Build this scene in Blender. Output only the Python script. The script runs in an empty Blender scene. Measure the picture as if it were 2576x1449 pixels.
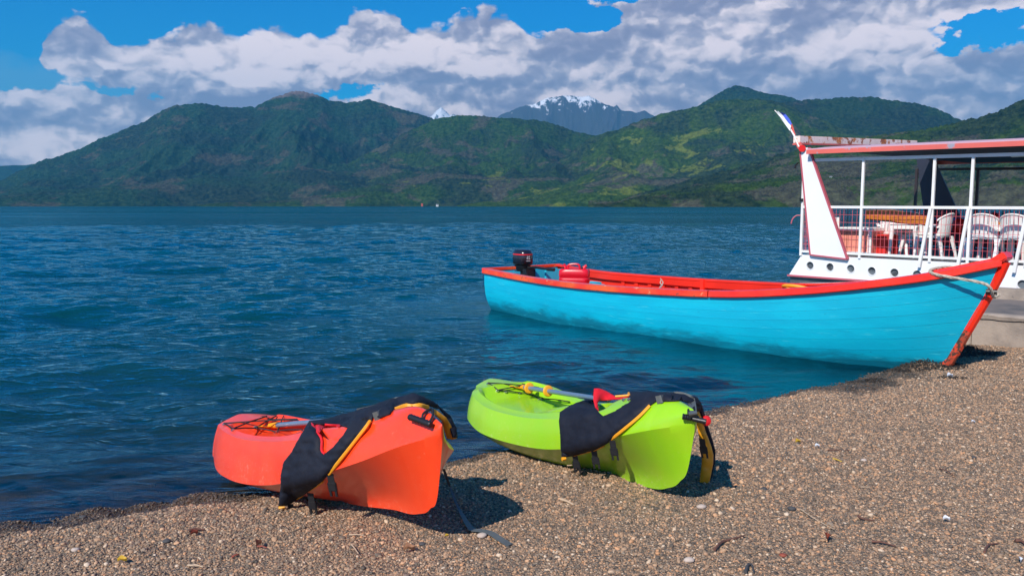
import bpy, bmesh, math, random
import numpy as np
from mathutils import Vector, Matrix
from mathutils.bvhtree import BVHTree
from mathutils.geometry import delaunay_2d_cdt

random.seed(7); rng = np.random.default_rng(7)
sc = bpy.context.scene
col = sc.collection

# ------------------------------------------------------------------ camera
CH = 1.8
PITCH = math.atan(205.5 / 2000.0)
cd = bpy.data.cameras.new('camera')
cam = bpy.data.objects.new('camera', cd); col.objects.link(cam)
cam.location = (0, 0, CH); cam.rotation_euler = (math.pi / 2 - PITCH, 0, 0)
cd.sensor_width = 36; cd.lens = 36 * 2000 / 2576.0
cd.clip_start = 0.05; cd.clip_end = 60000
sc.camera = cam

# ------------------------------------------------------------------ light and exposure
SUN_H = np.array([-0.54, -0.84]); SUN_H = SUN_H / np.linalg.norm(SUN_H)
SUN_EL = math.radians(42)
sun_to = Vector((SUN_H[0] * math.cos(SUN_EL), SUN_H[1] * math.cos(SUN_EL), math.sin(SUN_EL)))
sd_ = bpy.data.lights.new('sun', 'SUN'); sun = bpy.data.objects.new('sun', sd_); col.objects.link(sun)
sd_.energy = 5.0; sd_.angle = math.radians(0.53); sd_.color = (1.0, 0.93, 0.83)
sun.rotation_euler = sun_to.to_track_quat('Z', 'Y').to_euler()
sun.location = (0, 0, 30)
sc.view_settings.view_transform = 'Standard'; sc.view_settings.look = 'None'
sc.view_settings.gamma = 1.0; sc.view_settings.exposure = 0.12
sc.view_settings.use_curve_mapping = False
sc.cycles.max_bounces = 8; sc.cycles.transparent_max_bounces = 12; sc.cycles.volume_bounces = 0
sc.cycles.sample_clamp_indirect = 6


# ---- small expression builder for shader nodes
class Ex:
    nt = None
    def __init__(s, sock): s.s = sock
    @staticmethod
    def m(op, *a, clamp=False):
        n = Ex.nt.nodes.new('ShaderNodeMath'); n.operation = op; n.use_clamp = clamp
        for i, v in enumerate(a):
            if isinstance(v, Ex): Ex.nt.links.new(v.s, n.inputs[i])
            else: n.inputs[i].default_value = v
        return Ex(n.outputs[0])
    def __add__(s, o): return Ex.m('ADD', s, o)
    __radd__ = __add__
    def __sub__(s, o): return Ex.m('SUBTRACT', s, o)
    def __rsub__(s, o): return Ex.m('SUBTRACT', o, s)
    def __mul__(s, o): return Ex.m('MULTIPLY', s, o)
    __rmul__ = __mul__
    def __truediv__(s, o): return Ex.m('DIVIDE', s, o)
    def smooth(s, a, b):
        n = Ex.nt.nodes.new('ShaderNodeMapRange'); n.interpolation_type = 'SMOOTHSTEP'
        Ex.nt.links.new(s.s, n.inputs[0]); n.inputs[1].default_value = a; n.inputs[2].default_value = b
        return Ex(n.outputs[0])
    def lin(s, a, b, c=0., d=1.):
        n = Ex.nt.nodes.new('ShaderNodeMapRange')
        Ex.nt.links.new(s.s, n.inputs[0])
        for i, v in enumerate((a, b, c, d)): n.inputs[i + 1].default_value = v
        return Ex(n.outputs[0])
    def clamp(s): return Ex.m('ADD', s, 0.0, clamp=True)


def node(t, ins=None, **kw):
    n = Ex.nt.nodes.new(t)
    for k, v in kw.items(): setattr(n, k, v)
    for k, v in (ins or {}).items():
        if isinstance(v, Ex): v = v.s
        if isinstance(v, bpy.types.NodeSocket): Ex.nt.links.new(v, n.inputs[k])
        else: n.inputs[k].default_value = v
    return n


def comb(x, y, z=0.0): return node('ShaderNodeCombineXYZ', {0: x, 1: y, 2: z}).outputs[0]
def noise(vec, scale, detail=4, rough=.5, dist=0., lac=2.0):
    return Ex(node('ShaderNodeTexNoise', {'Vector': vec, 'Scale': scale, 'Detail': detail, 'Roughness': rough, 'Distortion': dist, 'Lacunarity': lac}).outputs[0])
def noise2(vec, scale, detail=4, rough=.5, dist=0.):
    return Ex(node('ShaderNodeTexNoise', {'Vector': vec, 'Scale': scale, 'Detail': detail, 'Roughness': rough, 'Distortion': dist}, noise_dimensions='2D').outputs[0])
def mixc(f, a, b, blend='MIX'):
    n = node('ShaderNodeMix', data_type='RGBA', blend_type=blend)
    for s, v in ((0, f), (6, a), (7, b)):
        if isinstance(v, Ex): v = v.s
        if isinstance(v, bpy.types.NodeSocket): Ex.nt.links.new(v, n.inputs[s])
        elif s == 0: n.inputs[0].default_value = v
        else: n.inputs[s].default_value = (*v, 1)
    return n.outputs[2]


# ---- pixel helpers: pixel of a 2576 x 1449 view of the place -> ray / point in the world
_F = np.array([0, math.cos(PITCH), -math.sin(PITCH)]); _U = np.array([0, math.sin(PITCH), math.cos(PITCH)])
def ray(X, Y): return _F * 2000 + np.array([1., 0, 0]) * (X - 1288) + _U * (724.5 - Y)
def onz(X, Y, z=0.): d = ray(X, Y); return np.array([0, 0, CH]) + d * ((z - CH) / d[2])
def atd(X, Y, D): d = ray(X, Y); return np.array([0, 0, CH]) + d * (D / d[1])
def azel(X, Y):
    d = ray(X, Y); d = d / np.linalg.norm(d); return math.atan2(d[0], d[1]), math.asin(d[2])
def proj(p):
    q = np.asarray(p, float) - [0, 0, CH]; d = q @ _F
    return np.stack([1288 + 2000 * q[..., 0] / d, 724.5 - 2000 * (q @ _U) / d], -1)

# ------------------------------------------------------------------ sky: Nishita air with procedural clouds
world = bpy.data.worlds.new('World'); sc.world = world; world.use_nodes = True
nt = world.node_tree; nt.nodes.clear(); Ex.nt = nt
out = nt.nodes.new('ShaderNodeOutputWorld'); bg = nt.nodes.new('ShaderNodeBackground')
bg.inputs[1].default_value = 0.09
nt.links.new(bg.outputs[0], out.inputs[0])
sky = nt.nodes.new('ShaderNodeTexSky'); sky.sky_type = 'NISHITA'; sky.sun_disc = False
sky.sun_elevation = SUN_EL; sky.sun_rotation = math.atan2(SUN_H[0], SUN_H[1]) % (2 * math.pi)
sky.air_density = 1.0; sky.dust_density = 0.4; sky.ozone_density = 3.0
hs = node('ShaderNodeHueSaturation', {'Saturation': 1.55, 'Value': 1.0, 'Hue': 0.488, 'Color': sky.outputs[0]})
tc = nt.nodes.new('ShaderNodeTexCoord')
sep = node('ShaderNodeSeparateXYZ', {0: tc.outputs['Generated']})
dx, dy, dz = (Ex(o) for o in sep.outputs)
az = Ex.m('ARCTAN2', dx, dy); el = Ex.m('ARCSINE', dz)
# top line of the cloud bank as a curve of the bearing
top = [(-400, 150), (0, 168), (90, 160), (115, 95), (180, 62), (240, 75), (290, 118), (350, 128), (420, 128), (480, 98), (560, 80), (620, 92), (690, 88), (770, 112),
       (850, 105), (900, 60), (980, 42), (1040, 78), (1100, 78), (1160, 65), (1250, 42), (1310, 80), (1350, 110), (1420, 62), (1500, 84), (1570, 52), (1640, 0),
       (1720, -60), (2000, -90), (2576, -90), (3000, -60)]
A0, A1, E1 = -0.75, 0.75, 0.35
fc = nt.nodes.new('ShaderNodeFloatCurve'); cv = fc.mapping.curves[0]
pts = []
for X, Y in top:
    a, e = azel(X, Y); pts.append(((a - A0) / (A1 - A0), e / E1))
pts[0] = (0.0, pts[0][1]); pts[-1] = (1.0, pts[-1][1])
cv.points[0].location = pts[0]; cv.points[1].location = pts[-1]
for p in pts[1:-1]: cv.points.new(*p)
fc.mapping.update()
nt.links.new(az.lin(A0, A1).s, fc.inputs[1])
etop = Ex(fc.outputs[0]) * E1


_wn = node('ShaderNodeSeparateColor', {0: node('ShaderNodeTexNoise', {'Vector': comb(az + .7, el * 1.6, 0), 'Scale': 16., 'Detail': 5., 'Roughness': .6}, noise_dimensions='2D').outputs['Color']})
azw = az + (Ex(_wn.outputs[0]) - .5) * .11; elw = el + (Ex(_wn.outputs[1]) - .5) * .05
def ell(X, Y, rx, ry):
    a, e = azel(X, Y); sx, sy = rx / 2000., ry / 2000.
    u = (azw - a) / sx; v = (elw - e) / sy
    return (1.0 - (u * u + v * v)).clamp()


def voro(vec, sc_):
    return Ex(node('ShaderNodeTexVoronoi', {'Vector': vec, 'Scale': sc_, 'Smoothness': .35, 'Randomness': 1.0}, feature='SMOOTH_F1', voronoi_dimensions='2D').outputs['Distance'])
wob = node('ShaderNodeTexNoise', {'Vector': comb(az, el * 1.5, .4), 'Scale': 14., 'Detail': 4., 'Roughness': .6}, noise_dimensions='2D').outputs['Color']
wobv = node('ShaderNodeVectorMath', {0: node('ShaderNodeVectorMath', {0: wob, 1: (.5, .5, .5)}, operation='SUBTRACT').outputs[0], 'Scale': .055}, operation='SCALE').outputs[0]
def field(ox, oy):
    p = node('ShaderNodeVectorMath', {0: comb(az + ox, (el + oy) * 1.55, 0.0), 1: wobv}, operation='ADD').outputs[0]
    puff = 1.0 - voro(p, 13) * .62 - voro(p, 31) * .36 - voro(p, 70) * .20
    return puff * .75 + noise2(p, 5.5, 7, .55) * .55
n0 = field(0, 0); n1 = field(-.007, .011)
cover = ((etop - el) * 48.0)
cover = Ex.m('MINIMUM', cover, 1.0); cover = Ex.m('MAXIMUM', cover, -1.3)
holes = ell(880, 238, 170, 42) * 1.7 + ell(120, 205, 280, 48) * 1.5 + ell(2400, 80, 190, 60) * 1.5 + ell(2560, 110, 140, 60) * 1.3 \
    + ell(60, 312, 190, 26) * 1.1 + ell(1440, 45, 140, 45) * 1.2 + ell(350, 245, 130, 24) * .6 + ell(2500, 45, 110, 30) * .9 + ell(1330, 120, 40, 30) * .5
extra = ell(1540, 10, 110, 32) * 1.2 + ell(1620, 50, 140, 60) * .7 + ell(180, 300, 220, 40) * .5 + ell(1800, 150, 500, 160) * .3
dens = cover * .62 + (n0 - .45) * 1.2 + .08 - holes * .62 + extra * .5
mask = dens.smooth(-.02, .17)
thin = (1.0 - el.smooth(.0, .055)) * .75 + ell(120, 210, 300, 60) * .55   # pale thin air low over the far shore
relief = (n0 - n1) * 4.2
nsh = noise2(comb(az * 1.0 + 2.1, el * 2.9, 0), 6.5, 7, .50, .2)
edge = dens.lin(0.0, .8, .26, .0)
right = az.lin(.02, .30, 0.0, -.03)
bright = .47 + relief * .44 + edge * .7 + (nsh - .5) * 1.35 - right + ell(560, 135, 200, 80) * .34 + ell(1040, 135, 300, 70) * .34 + ell(640, 180, 460, 50) * .14 \
    + ell(900, 180, 240, 36) * .2 + ell(1420, 170, 200, 60) * .12 - ell(640, 275, 330, 24) * .34 - ell(1130, 205, 260, 20) * .26 - ell(1290, 250, 200, 26) * .2 \
    + ell(1650, 240, 300, 36) * .3 - ell(2200, 260, 480, 90) * .14 - ell(950, 92, 80, 24) * .42 + ell(140, 375, 200, 40) * .4 + ell(330, 350, 120, 20) * .2
bright = bright.smooth(0.02, 1.05)
cr = nt.nodes.new('ShaderNodeValToRGB'); nt.links.new(bright.s, cr.inputs[0])
e_ = cr.color_ramp.elements
e_[0].position = 0; e_[0].color = (4.0, 3.7, 5.0, 1)
e_[1].position = 1; e_[1].color = (14.6, 12.4, 12.2, 1)
m = e_.new(.35); m.color = (6.0, 5.5, 6.6, 1)
m = e_.new(.65); m.color = (9.4, 8.4, 8.9, 1)
deep = mixc(1.0, hs.outputs[0], (.06, 1.12, 1.60), 'MULTIPLY')
c1 = mixc(thin.clamp()*.8, deep, (3.0, 5.6, 7.6))
c2 = mixc(mask * .97, c1, cr.outputs[0])
nt.links.new(c2, bg.inputs[0])

# ------------------------------------------------------------------ object helpers
def tag(o, label=None, cat=None, group=None, kind=None):
    if label: o['label'] = label
    if cat: o['category'] = cat
    if group: o['group'] = group
    if kind: o['kind'] = kind
    return o
def thing(name, label, cat, loc=(0, 0, 0), rz=0, group=None):
    o = bpy.data.objects.new(name, None); col.objects.link(o)
    o.empty_display_size = .1
    o.location = loc; o.rotation_euler = (0, 0, rz)
    return tag(o, label, cat, group)
def new(name, me, mat=None, parent=None, smooth=False, sharp=None):
    if mat is not None:
        for mm in (mat if isinstance(mat, (list, tuple)) else [mat]):
            me.materials.append(mm)
    if smooth:
        me.polygons.foreach_set('use_smooth', [True] * len(me.polygons))
        if sharp: me.set_sharp_from_angle(angle=math.radians(sharp))
    o = bpy.data.objects.new(name, me); col.objects.link(o)
    if parent is not None:
        o.parent = parent                      # meshes are written in world metres: undo the parent's own place
        if parent.parent is None:
            o.matrix_parent_inverse = Matrix.LocRotScale(parent.location, parent.rotation_euler, None).inverted()
    return o


class MB:
    """collects boxes, tubes and grids in world coordinates"""
    def __init__(s): s.v = []; s.f = []; s.mi = []
    def add(s, vs, fs, mi=0):
        b = len(s.v); s.v += [tuple(map(float, v)) for v in vs]; s.f += [tuple(i + b for i in f) for f in fs]; s.mi += [mi] * len(fs); return s
    def hexa(s, p, mi=0):  # 8 points: bottom ring 0-3, top ring 4-7
        return s.add(p, [(3, 2, 1, 0), (4, 5, 6, 7), (0, 1, 5, 4), (1, 2, 6, 5), (2, 3, 7, 6), (3, 0, 4, 7)], mi)
    def box(s, c, sx, sy, sz, ax=(1, 0, 0), ay=(0, 1, 0), az_=(0, 0, 1), mi=0):
        c, ax, ay, az_ = map(lambda q: np.array(q, float), (c, ax, ay, az_))
        p = [c + ax * sx * i / 2 + ay * sy * j / 2 + az_ * sz * k / 2 for k in (-1, 1) for i, j in ((-1, -1), (1, -1), (1, 1), (-1, 1))]
        return s.hexa(p, mi)
    def bar(s, a, b, w, h=None, up=(0, 0, 1), mi=0):
        a, b = np.array(a, float), np.array(b, float); h = h or w
        d = b - a; L = np.linalg.norm(d); d /= L; up = np.array(up, float)
        if abs(d @ up) > .98: up = np.array([1., 0, 0])
        x = np.cross(d, up); x /= np.linalg.norm(x); y = np.cross(x, d)
        return s.box((a + b) / 2, L, w, h, d, x, y, mi)
    def tube(s, pts, r, n=8, mi=0, cap=True):
        pts = [np.array(p, float) for p in pts]; rs = r if hasattr(r, '__len__') else [r] * len(pts)
        b = len(s.v); up = np.array([0, 0, 1.]); prev = None
        for i, p in enumerate(pts):
            d = pts[min(i + 1, len(pts) - 1)] - pts[max(i - 1, 0)]; d = d / (np.linalg.norm(d) + 1e-9)
            if prev is None:
                x = np.cross(d, up)
                if np.linalg.norm(x) < .05: x = np.cross(d, [1., 0, 0])
            else: x = prev - d * (prev @ d)
            x /= np.linalg.norm(x); y = np.cross(d, x); prev = x
            for k in range(n):
                t = 2 * math.pi * k / n; s.v.append(tuple(p + (x * math.cos(t) + y * math.sin(t)) * rs[i]))
        for i in range(len(pts) - 1):
            for k in range(n):
                k2 = (k + 1) % n; s.f.append((b + i * n + k, b + i * n + k2, b + (i + 1) * n + k2, b + (i + 1) * n + k)); s.mi.append(mi)
        if cap:
            s.f.append(tuple(b + k for k in range(n))[::-1]); s.mi.append(mi)
            s.f.append(tuple(b + (len(pts) - 1) * n + k for k in range(n))); s.mi.append(mi)
        return s
    def grid(s, P, mi=0, flip=False, closed=False):
        P = np.asarray(P, float); a, b_ = P.shape[:2]; b = len(s.v)
        s.v += [tuple(q) for q in P.reshape(-1, 3)]
        for i in range(a - 1):
            for j in range(b_ if closed else b_ - 1):
                j2 = (j + 1) % b_
                f = (b + i * b_ + j, b + i * b_ + j2, b + (i + 1) * b_ + j2, b + (i + 1) * b_ + j)
                s.f.append(f[::-1] if flip else f); s.mi.append(mi)
        return s
    def solid(s, P, th, mi=0):
        """grid sheet given a thickness vector or array"""
        P = np.asarray(P, float); Q = P + th; a, b_ = P.shape[:2]
        s.grid(P, mi); s.grid(Q, mi, True)
        for e, f in (((0, slice(None))), None), (((-1, slice(None))), None), (((slice(None), 0)), None), (((slice(None), -1)), None):
            s.grid(np.stack([P[e], Q[e]], 0), mi)
        return s
    def build(s, name, mat=None, parent=None, smooth=False, sharp=40, bevel=0, weld=False):
        me = bpy.data.meshes.new(name); me.from_pydata(s.v, [], s.f)
        if any(s.mi): me.polygons.foreach_set('material_index', s.mi)
        bm = bmesh.new(); bm.from_mesh(me)
        if weld: bmesh.ops.remove_doubles(bm, verts=bm.verts, dist=1e-4)
        bmesh.ops.recalc_face_normals(bm, faces=bm.faces)
        if bevel: bmesh.ops.bevel(bm, geom=list(bm.edges), offset=bevel, segments=2, affect='EDGES', clamp_overlap=True)
        bm.to_mesh(me); bm.free()
        return new(name, me, mat, parent, smooth or bool(bevel), sharp)


def cub(kx, ky, x):
    kx = np.array(kx, float); ky = np.array(ky, float); x = np.asarray(x, float); m = np.gradient(ky, kx)
    i = np.clip(np.searchsorted(kx, x, side='right') - 1, 0, len(kx) - 2); h = kx[i + 1] - kx[i]; t = (x - kx[i]) / h
    return (2*t**3 - 3*t**2 + 1)*ky[i] + (t**3 - 2*t**2 + t)*h*m[i] + (-2*t**3 + 3*t**2)*ky[i+1] + (t**3 - t**2)*h*m[i+1]
def curve_pts(pts, n=6):
    pts = [np.array(p, float) for p in pts]; P = [pts[0] * 2 - pts[1]] + pts + [pts[-1] * 2 - pts[-2]]; o = []
    for i in range(1, len(P) - 2):
        for k in range(n):
            t = k / n; a, b, c, d = P[i-1:i+3]
            o.append(.5 * ((2*b) + (-a+c)*t + (2*a-5*b+4*c-d)*t*t + (-a+3*b-3*c+d)*t**3))
    o.append(pts[-1]); return o

# numpy value noise
def _h(i, j, seed):
    n = (i.astype(np.int64) * 374761393 + j.astype(np.int64) * 668265263 + seed * 974634777) & 0xffffffff
    n = ((n ^ (n >> 13)) * 1274126177) & 0xffffffff
    return ((n ^ (n >> 16)) & 0xffff) / 65535.0
def vnoise(x, y, seed=0):
    i = np.floor(x).astype(np.int64); j = np.floor(y).astype(np.int64); u = x - i; v = y - j
    u = u*u*u*(u*(u*6-15)+10); v = v*v*v*(v*(v*6-15)+10)
    return (_h(i, j, seed)*(1-u) + _h(i+1, j, seed)*u)*(1-v) + (_h(i, j+1, seed)*(1-u) + _h(i+1, j+1, seed)*u)*v
def fbm(x, y, oct=5, seed=0, gain=.5, ridged=False):
    s = 0; a = 1; t = 0
    for k in range(oct):
        n = vnoise(x + 17.3*k, y - 9.1*k, seed + k)
        if ridged: n = 1 - abs(2*n - 1)
        s = s + a*n; t += a; a *= gain; x = x*2.03; y = y*2.03
    return s / t
def worley(x, y, seed=0):
    i = np.floor(x).astype(np.int64); j = np.floor(y).astype(np.int64); d = np.full(x.shape, 9.)
    for a in (-1, 0, 1):
        for b in (-1, 0, 1):
            px = i + a + _h(i+a, j+b, seed); py = j + b + _h(i+a, j+b, seed+5)
            d = np.minimum(d, (px-x)**2 + (py-y)**2)
    return np.sqrt(d)

def gridmesh(name, X, Y, Z, mat, parent=None, smooth=True, attrs=None):
    a, b = X.shape; me = bpy.data.meshes.new(name); n = a*b
    me.vertices.add(n); me.vertices.foreach_set('co', np.stack([X, Y, Z], -1).reshape(-1).astype(np.float32))
    i = np.arange(a-1)[:, None]*b + np.arange(b-1)[None]; q = np.stack([i, i+1, i+b+1, i+b], -1).reshape(-1)
    nf = (a-1)*(b-1); me.loops.add(nf*4); me.loops.foreach_set('vertex_index', q.astype(np.int32))
    me.polygons.add(nf); me.polygons.foreach_set('loop_start', np.arange(nf, dtype=np.int32)*4)
    me.update(calc_edges=True); me.validate()
    me.polygons.foreach_set('use_smooth', np.full(nf, smooth))
    for k, v in (attrs or {}).items():
        at = me.attributes.new(k, 'FLOAT', 'POINT'); at.data.foreach_set('value', v.reshape(-1).astype(np.float32))
    me.materials.append(mat)
    o = bpy.data.objects.new(name, me); col.objects.link(o)
    return o

# ------------------------------------------------------------------ materials
def mat_new(name):
    m = bpy.data.materials.new(name); m.use_nodes = True; m.node_tree.nodes.clear(); Ex.nt = m.node_tree
    o = m.node_tree.nodes.new('ShaderNodeOutputMaterial'); return m, o
def objco(): return Ex.nt.nodes.new('ShaderNodeTexCoord').outputs['Object']
def wpos(): return Ex.nt.nodes.new('ShaderNodeNewGeometry').outputs['Position']
def bump(h, strength=.3, dist=.01):
    return node('ShaderNodeBump', {'Height': h, 'Strength': strength, 'Distance': dist}).outputs[0]
def paint(name, c, rough=.45, c2=None, amt=.25, scale=6., wear=None, wthr=.62, bumpk=.12, bscale=40, spec=.5, metal=0., stretch=None, wear2=None, wscale=14, coat=0.):
    m, o = mat_new(name); v = wpos()
    if stretch: v = node('ShaderNodeMapping', {'Vector': v, 'Scale': stretch}).outputs[0]
    n = noise(v, scale, 6, .6)
    c2 = c2 or tuple(x*.78 for x in c)
    base = mixc((n.smooth(.35, .7))*amt*2.0, c, c2)
    if wear:
        w = noise(v, wscale, 8, .65, .4)
        base = mixc(w.smooth(wthr, wthr+.06), base, wear)
        if wear2:
            w2 = noise(v, wscale*1.7, 6, .6, .2)
            base = mixc(w2.smooth(wthr+.02, wthr+.07), base, wear2)
    b = node('ShaderNodeBsdfPrincipled', {'Base Color': base, 'Roughness': rough, 'Specular IOR Level': spec, 'Metallic': metal, 'Coat Weight': coat, 'Coat Roughness': .2,
                                         'Normal': bump(noise(v, bscale, 4, .6), bumpk, .01)})
    Ex.nt.links.new(b.outputs[0], o.inputs[0]); return m
M = {}
M['turq'] = paint('turquoise_paint', (.0, .36, .52), .40, (.0, .43, .58), .4, 1.6, wear=(.004, .24, .37), wthr=.64, bumpk=.22, bscale=26, stretch=(1, 1, 5))
_m = M['turq']; Ex.nt = _m.node_tree; _b = [n for n in _m.node_tree.nodes if n.type == 'BSDF_PRINCIPLED'][0]; _src = _b.inputs['Base Color'].links[0].from_socket
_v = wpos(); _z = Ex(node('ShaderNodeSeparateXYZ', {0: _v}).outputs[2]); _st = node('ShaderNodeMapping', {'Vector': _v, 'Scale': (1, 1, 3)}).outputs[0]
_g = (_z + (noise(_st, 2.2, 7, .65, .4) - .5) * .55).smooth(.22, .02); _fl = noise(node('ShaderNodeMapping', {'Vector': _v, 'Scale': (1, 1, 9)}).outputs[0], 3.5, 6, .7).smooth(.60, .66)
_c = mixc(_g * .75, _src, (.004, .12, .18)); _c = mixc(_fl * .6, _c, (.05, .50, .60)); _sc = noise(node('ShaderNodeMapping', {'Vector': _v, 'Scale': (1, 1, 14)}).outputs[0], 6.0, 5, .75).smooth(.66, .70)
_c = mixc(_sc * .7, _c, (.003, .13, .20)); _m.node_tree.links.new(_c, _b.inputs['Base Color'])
M['turq_in'] = paint('turquoise_inner_paint', (.02, .50, .66), .5)
M['red'] = paint('red_boat_paint', (.80, .014, .005), .25, (.84, .035, .008), .5, 3, wear=(.60, .03, .02), wthr=.66, bumpk=.3, bscale=20, coat=.7)
M['redworn'] = paint('worn_orange_red_paint', (.80, .025, .006), .3, (.82, .10, .012), .6, 2.2, wear=(.88, .40, .20), wthr=.62, wear2=(.25, .05, .03), wscale=7, bumpk=.35, bscale=25, coat=.6)
M['redin'] = paint('red_inner_paint', (.80, .028, .012), .5, (.68, .02, .008), .3, 3, bumpk=.15)
M['stem_low'] = paint('scraped_stem', (.70, .06, .02), .7, (.30, .05, .02), .6, 6, wear=(.06, .03, .02), wthr=.5, bumpk=.5)
M['whiteb'] = paint('white_hull_paint', (.80, .78, .78), .4, (.74, .72, .73), .3, 1.5, bumpk=.05)
M['whiter'] = paint('white_rail_paint', (.80, .78, .76), .4, (.7, .66, .62), .3, 3, wear=(.45, .2, .1), wthr=.70, wscale=9)
M['salmon'] = paint('salmon_edge_paint', (.72, .13, .10), .5, (.62, .12, .10), .4, 2, wear=(.32, .30, .36), wthr=.60, wscale=2.5)
M['pinkroof'] = paint('faded_pink_roof', (.48, .34, .42), .6, (.52, .30, .34), .4, 1.6)
M['rusty'] = paint('rusty_beam_paint', (.88, .72, .64), .55, (.82, .62, .52), .4, 3, wear=(.55, .17, .03), wthr=.53, wear2=(.35, .10, .03), wscale=2.6)
M['rosetrim'] = paint('rose_trim', (.50, .10, .13), .5)
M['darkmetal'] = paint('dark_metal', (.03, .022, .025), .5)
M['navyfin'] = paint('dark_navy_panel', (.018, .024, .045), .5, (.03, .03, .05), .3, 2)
M['hullgrey'] = paint('grey_lower_hull', (.07, .08, .095), .5, (.11, .12, .13), .5, 2)
M['deckgrey'] = paint('grey_deck', (.07, .085, .10), .6, (.1, .11, .12), .4, 3)
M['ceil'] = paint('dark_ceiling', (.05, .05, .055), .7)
M['wirered'] = paint('red_wire', (.70, .12, .14), .5)
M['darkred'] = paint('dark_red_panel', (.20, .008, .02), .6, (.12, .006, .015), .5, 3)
M['plastic'] = paint('white_plastic', (.78, .77, .76), .35, (.72, .70, .68), .3, 4, bumpk=.02)
M['woodor'] = paint('varnished_orange_wood', (.62, .20, .025), .4, (.42, .12, .02), .6, 4, wear=(.2, .08, .02), wthr=.62, stretch=(1, 1, 6))
M['bark'] = paint('grey_bark', (.16, .10, .08), .8, (.09, .06, .05), .5, 8, bumpk=.6)
M['salbox'] = paint('salmon_cabinet_paint', (.80, .30, .22), .5, (.76, .24, .17), .3, 3)
M['redbox'] = paint('red_cabinet_paint', (.75, .03, .02), .5)
M['okay'] = paint('orange_plastic', (.90, .062, .012), .30, (.86, .042, .008), .35, 5, wear=(.90, .17, .09), wthr=.66, bumpk=.05, bscale=90, wscale=22)
M['gkay'] = paint('lime_plastic', (.28, .58, .008), .30, (.33, .56, .012), .4, 4, wear=(.45, .66, .12), wthr=.66, bumpk=.05, bscale=90, wscale=22)
for _k, _sc in (('okay', (.93, .34, .24)), ('gkay', (.62, .70, .28))):   # scuffs low on the hulls where they are dragged over stones
    _m = M[_k]; Ex.nt = _m.node_tree; _b = [n for n in _m.node_tree.nodes if n.type == 'BSDF_PRINCIPLED'][0]; _src = _b.inputs['Base Color'].links[0].from_socket
    _v = wpos(); _z = Ex(node('ShaderNodeSeparateXYZ', {0: _v}).outputs[2])
    _low = (_z + (noise(_v, 5, 4) - .5) * .25).smooth(.42, .20); _s1 = noise(_v, 55, 5, .7).smooth(.55, .66); _s2 = noise(node('ShaderNodeMapping', {'Vector': _v, 'Rotation': (0, 0, .78), 'Scale': (14, 90, 90)}).outputs[0], 1.0, 4, .6).smooth(.62, .70)
    _c = mixc((_low * .05 + _low * _s1 * .42 + _s2 * .10).clamp(), _src, _sc); _m.node_tree.links.new(_c, _b.inputs['Base Color'])
    _b.inputs['Coat Weight'].default_value = .35; _b.inputs['Coat Roughness'].default_value = .12
M['navy'] = paint('navy_nylon', (.008, .010, .019), .7, (.013, .015, .025), .5, 9, bumpk=.5, bscale=30, spec=.25)
M['black'] = paint('black_plastic', (.012, .012, .014), .4)
M['blackcord'] = paint('black_cord', (.012, .011, .012), .7)
M['yellow'] = paint('yellow_foam', (.85, .36, .015), .5, (.8, .28, .01), .3, 8, bumpk=.2)
M['redcloth'] = paint('red_cloth', (.72, .008, .015), .6, (.55, .006, .012), .4, 12, bumpk=.4)
M['strap'] = paint('grey_strap', (.105, .11, .105), .5, (.075, .08, .075), .3, 20)
M['shaft'] = paint('grey_shaft', (.13, .19, .27), .3, (.10, .15, .22), .3, 4, coat=.5)
M['steel'] = paint('steel', (.6, .6, .62), .25, metal=.9)
M['canred'] = paint('red_can_plastic', (.66, .006, .022), .35, (.55, .006, .018), .4, 7, bumpk=.1)
M['rope'] = paint('pale_rope', (.52, .46, .38), .8, (.34, .29, .22), .5, 40, bumpk=.8, bscale=90)
M['conc'] = paint('weathered_concrete', (.36, .29, .235), .85, (.22, .18, .15), .5, 2.5, wear=(.12, .10, .09), wthr=.66, bumpk=.6, bscale=30)
M['asph'] = paint('worn_asphalt', (.19, .155, .135), .9, (.10, .095, .09), .5, 3, bumpk=.7, bscale=50)
M['cowl'] = paint('black_cowling', (.012, .012, .018), .22, coat=.5)
M['decred'] = paint('red_decal', (.7, .01, .01), .4)
M['decwhite'] = paint('white_print', (.75, .75, .75), .4)
M['flagblue'] = paint('blue_cloth', (.05, .10, .55), .6)
M['flagwhite'] = paint('white_cloth', (.8, .8, .8), .6)
M['twig'] = paint('dry_twig', (.16, .07, .045), .85, (.09, .04, .03), .5, 30)
M['straw'] = paint('pale_straw', (.50, .36, .24), .8)
M['leafred'] = paint('dry_red_leaf', (.30, .06, .03), .7, (.2, .05, .03), .5, 40)
M['leafyel'] = paint('yellow_leaf', (.65, .40, .03), .6)
M['leafbrown'] = paint('dry_brown_leaf', (.36, .18, .09), .7, (.25, .11, .06), .5, 40)
M['paper'] = paint('white_paper', (.72, .74, .78), .7)
M['palestone'] = paint('pale_stone', (.50, .40, .33), .8, (.42, .33, .28), .4, 40)
M['darkstone'] = paint('dark_stone', (.06, .058, .06), .8)
M['seaweed'] = paint('dark_wet_debris', (.022, .017, .013), .7, (.05, .035, .025), .5, 20, bumpk=1.0)
M['housewhite'] = paint('white_house_wall', (.7, .68, .64), .7)
M['housered'] = paint('red_house_wall', (.5, .08, .05), .7)
M['roofred'] = paint('red_house_roof', (.42, .08, .05), .7)
M['roofgrey'] = paint('grey_house_roof', (.25, .26, .28), .6)
M['teal'] = paint('teal_paint', (.0, .30, .28), .5)
M['portglass'] = paint('porthole_glass', (.14, .16, .18), .12, (.03, .03, .035), .6, 3)
M['lamp'] = paint('lamp_cover', (.7, .78, .75), .4)

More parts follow.
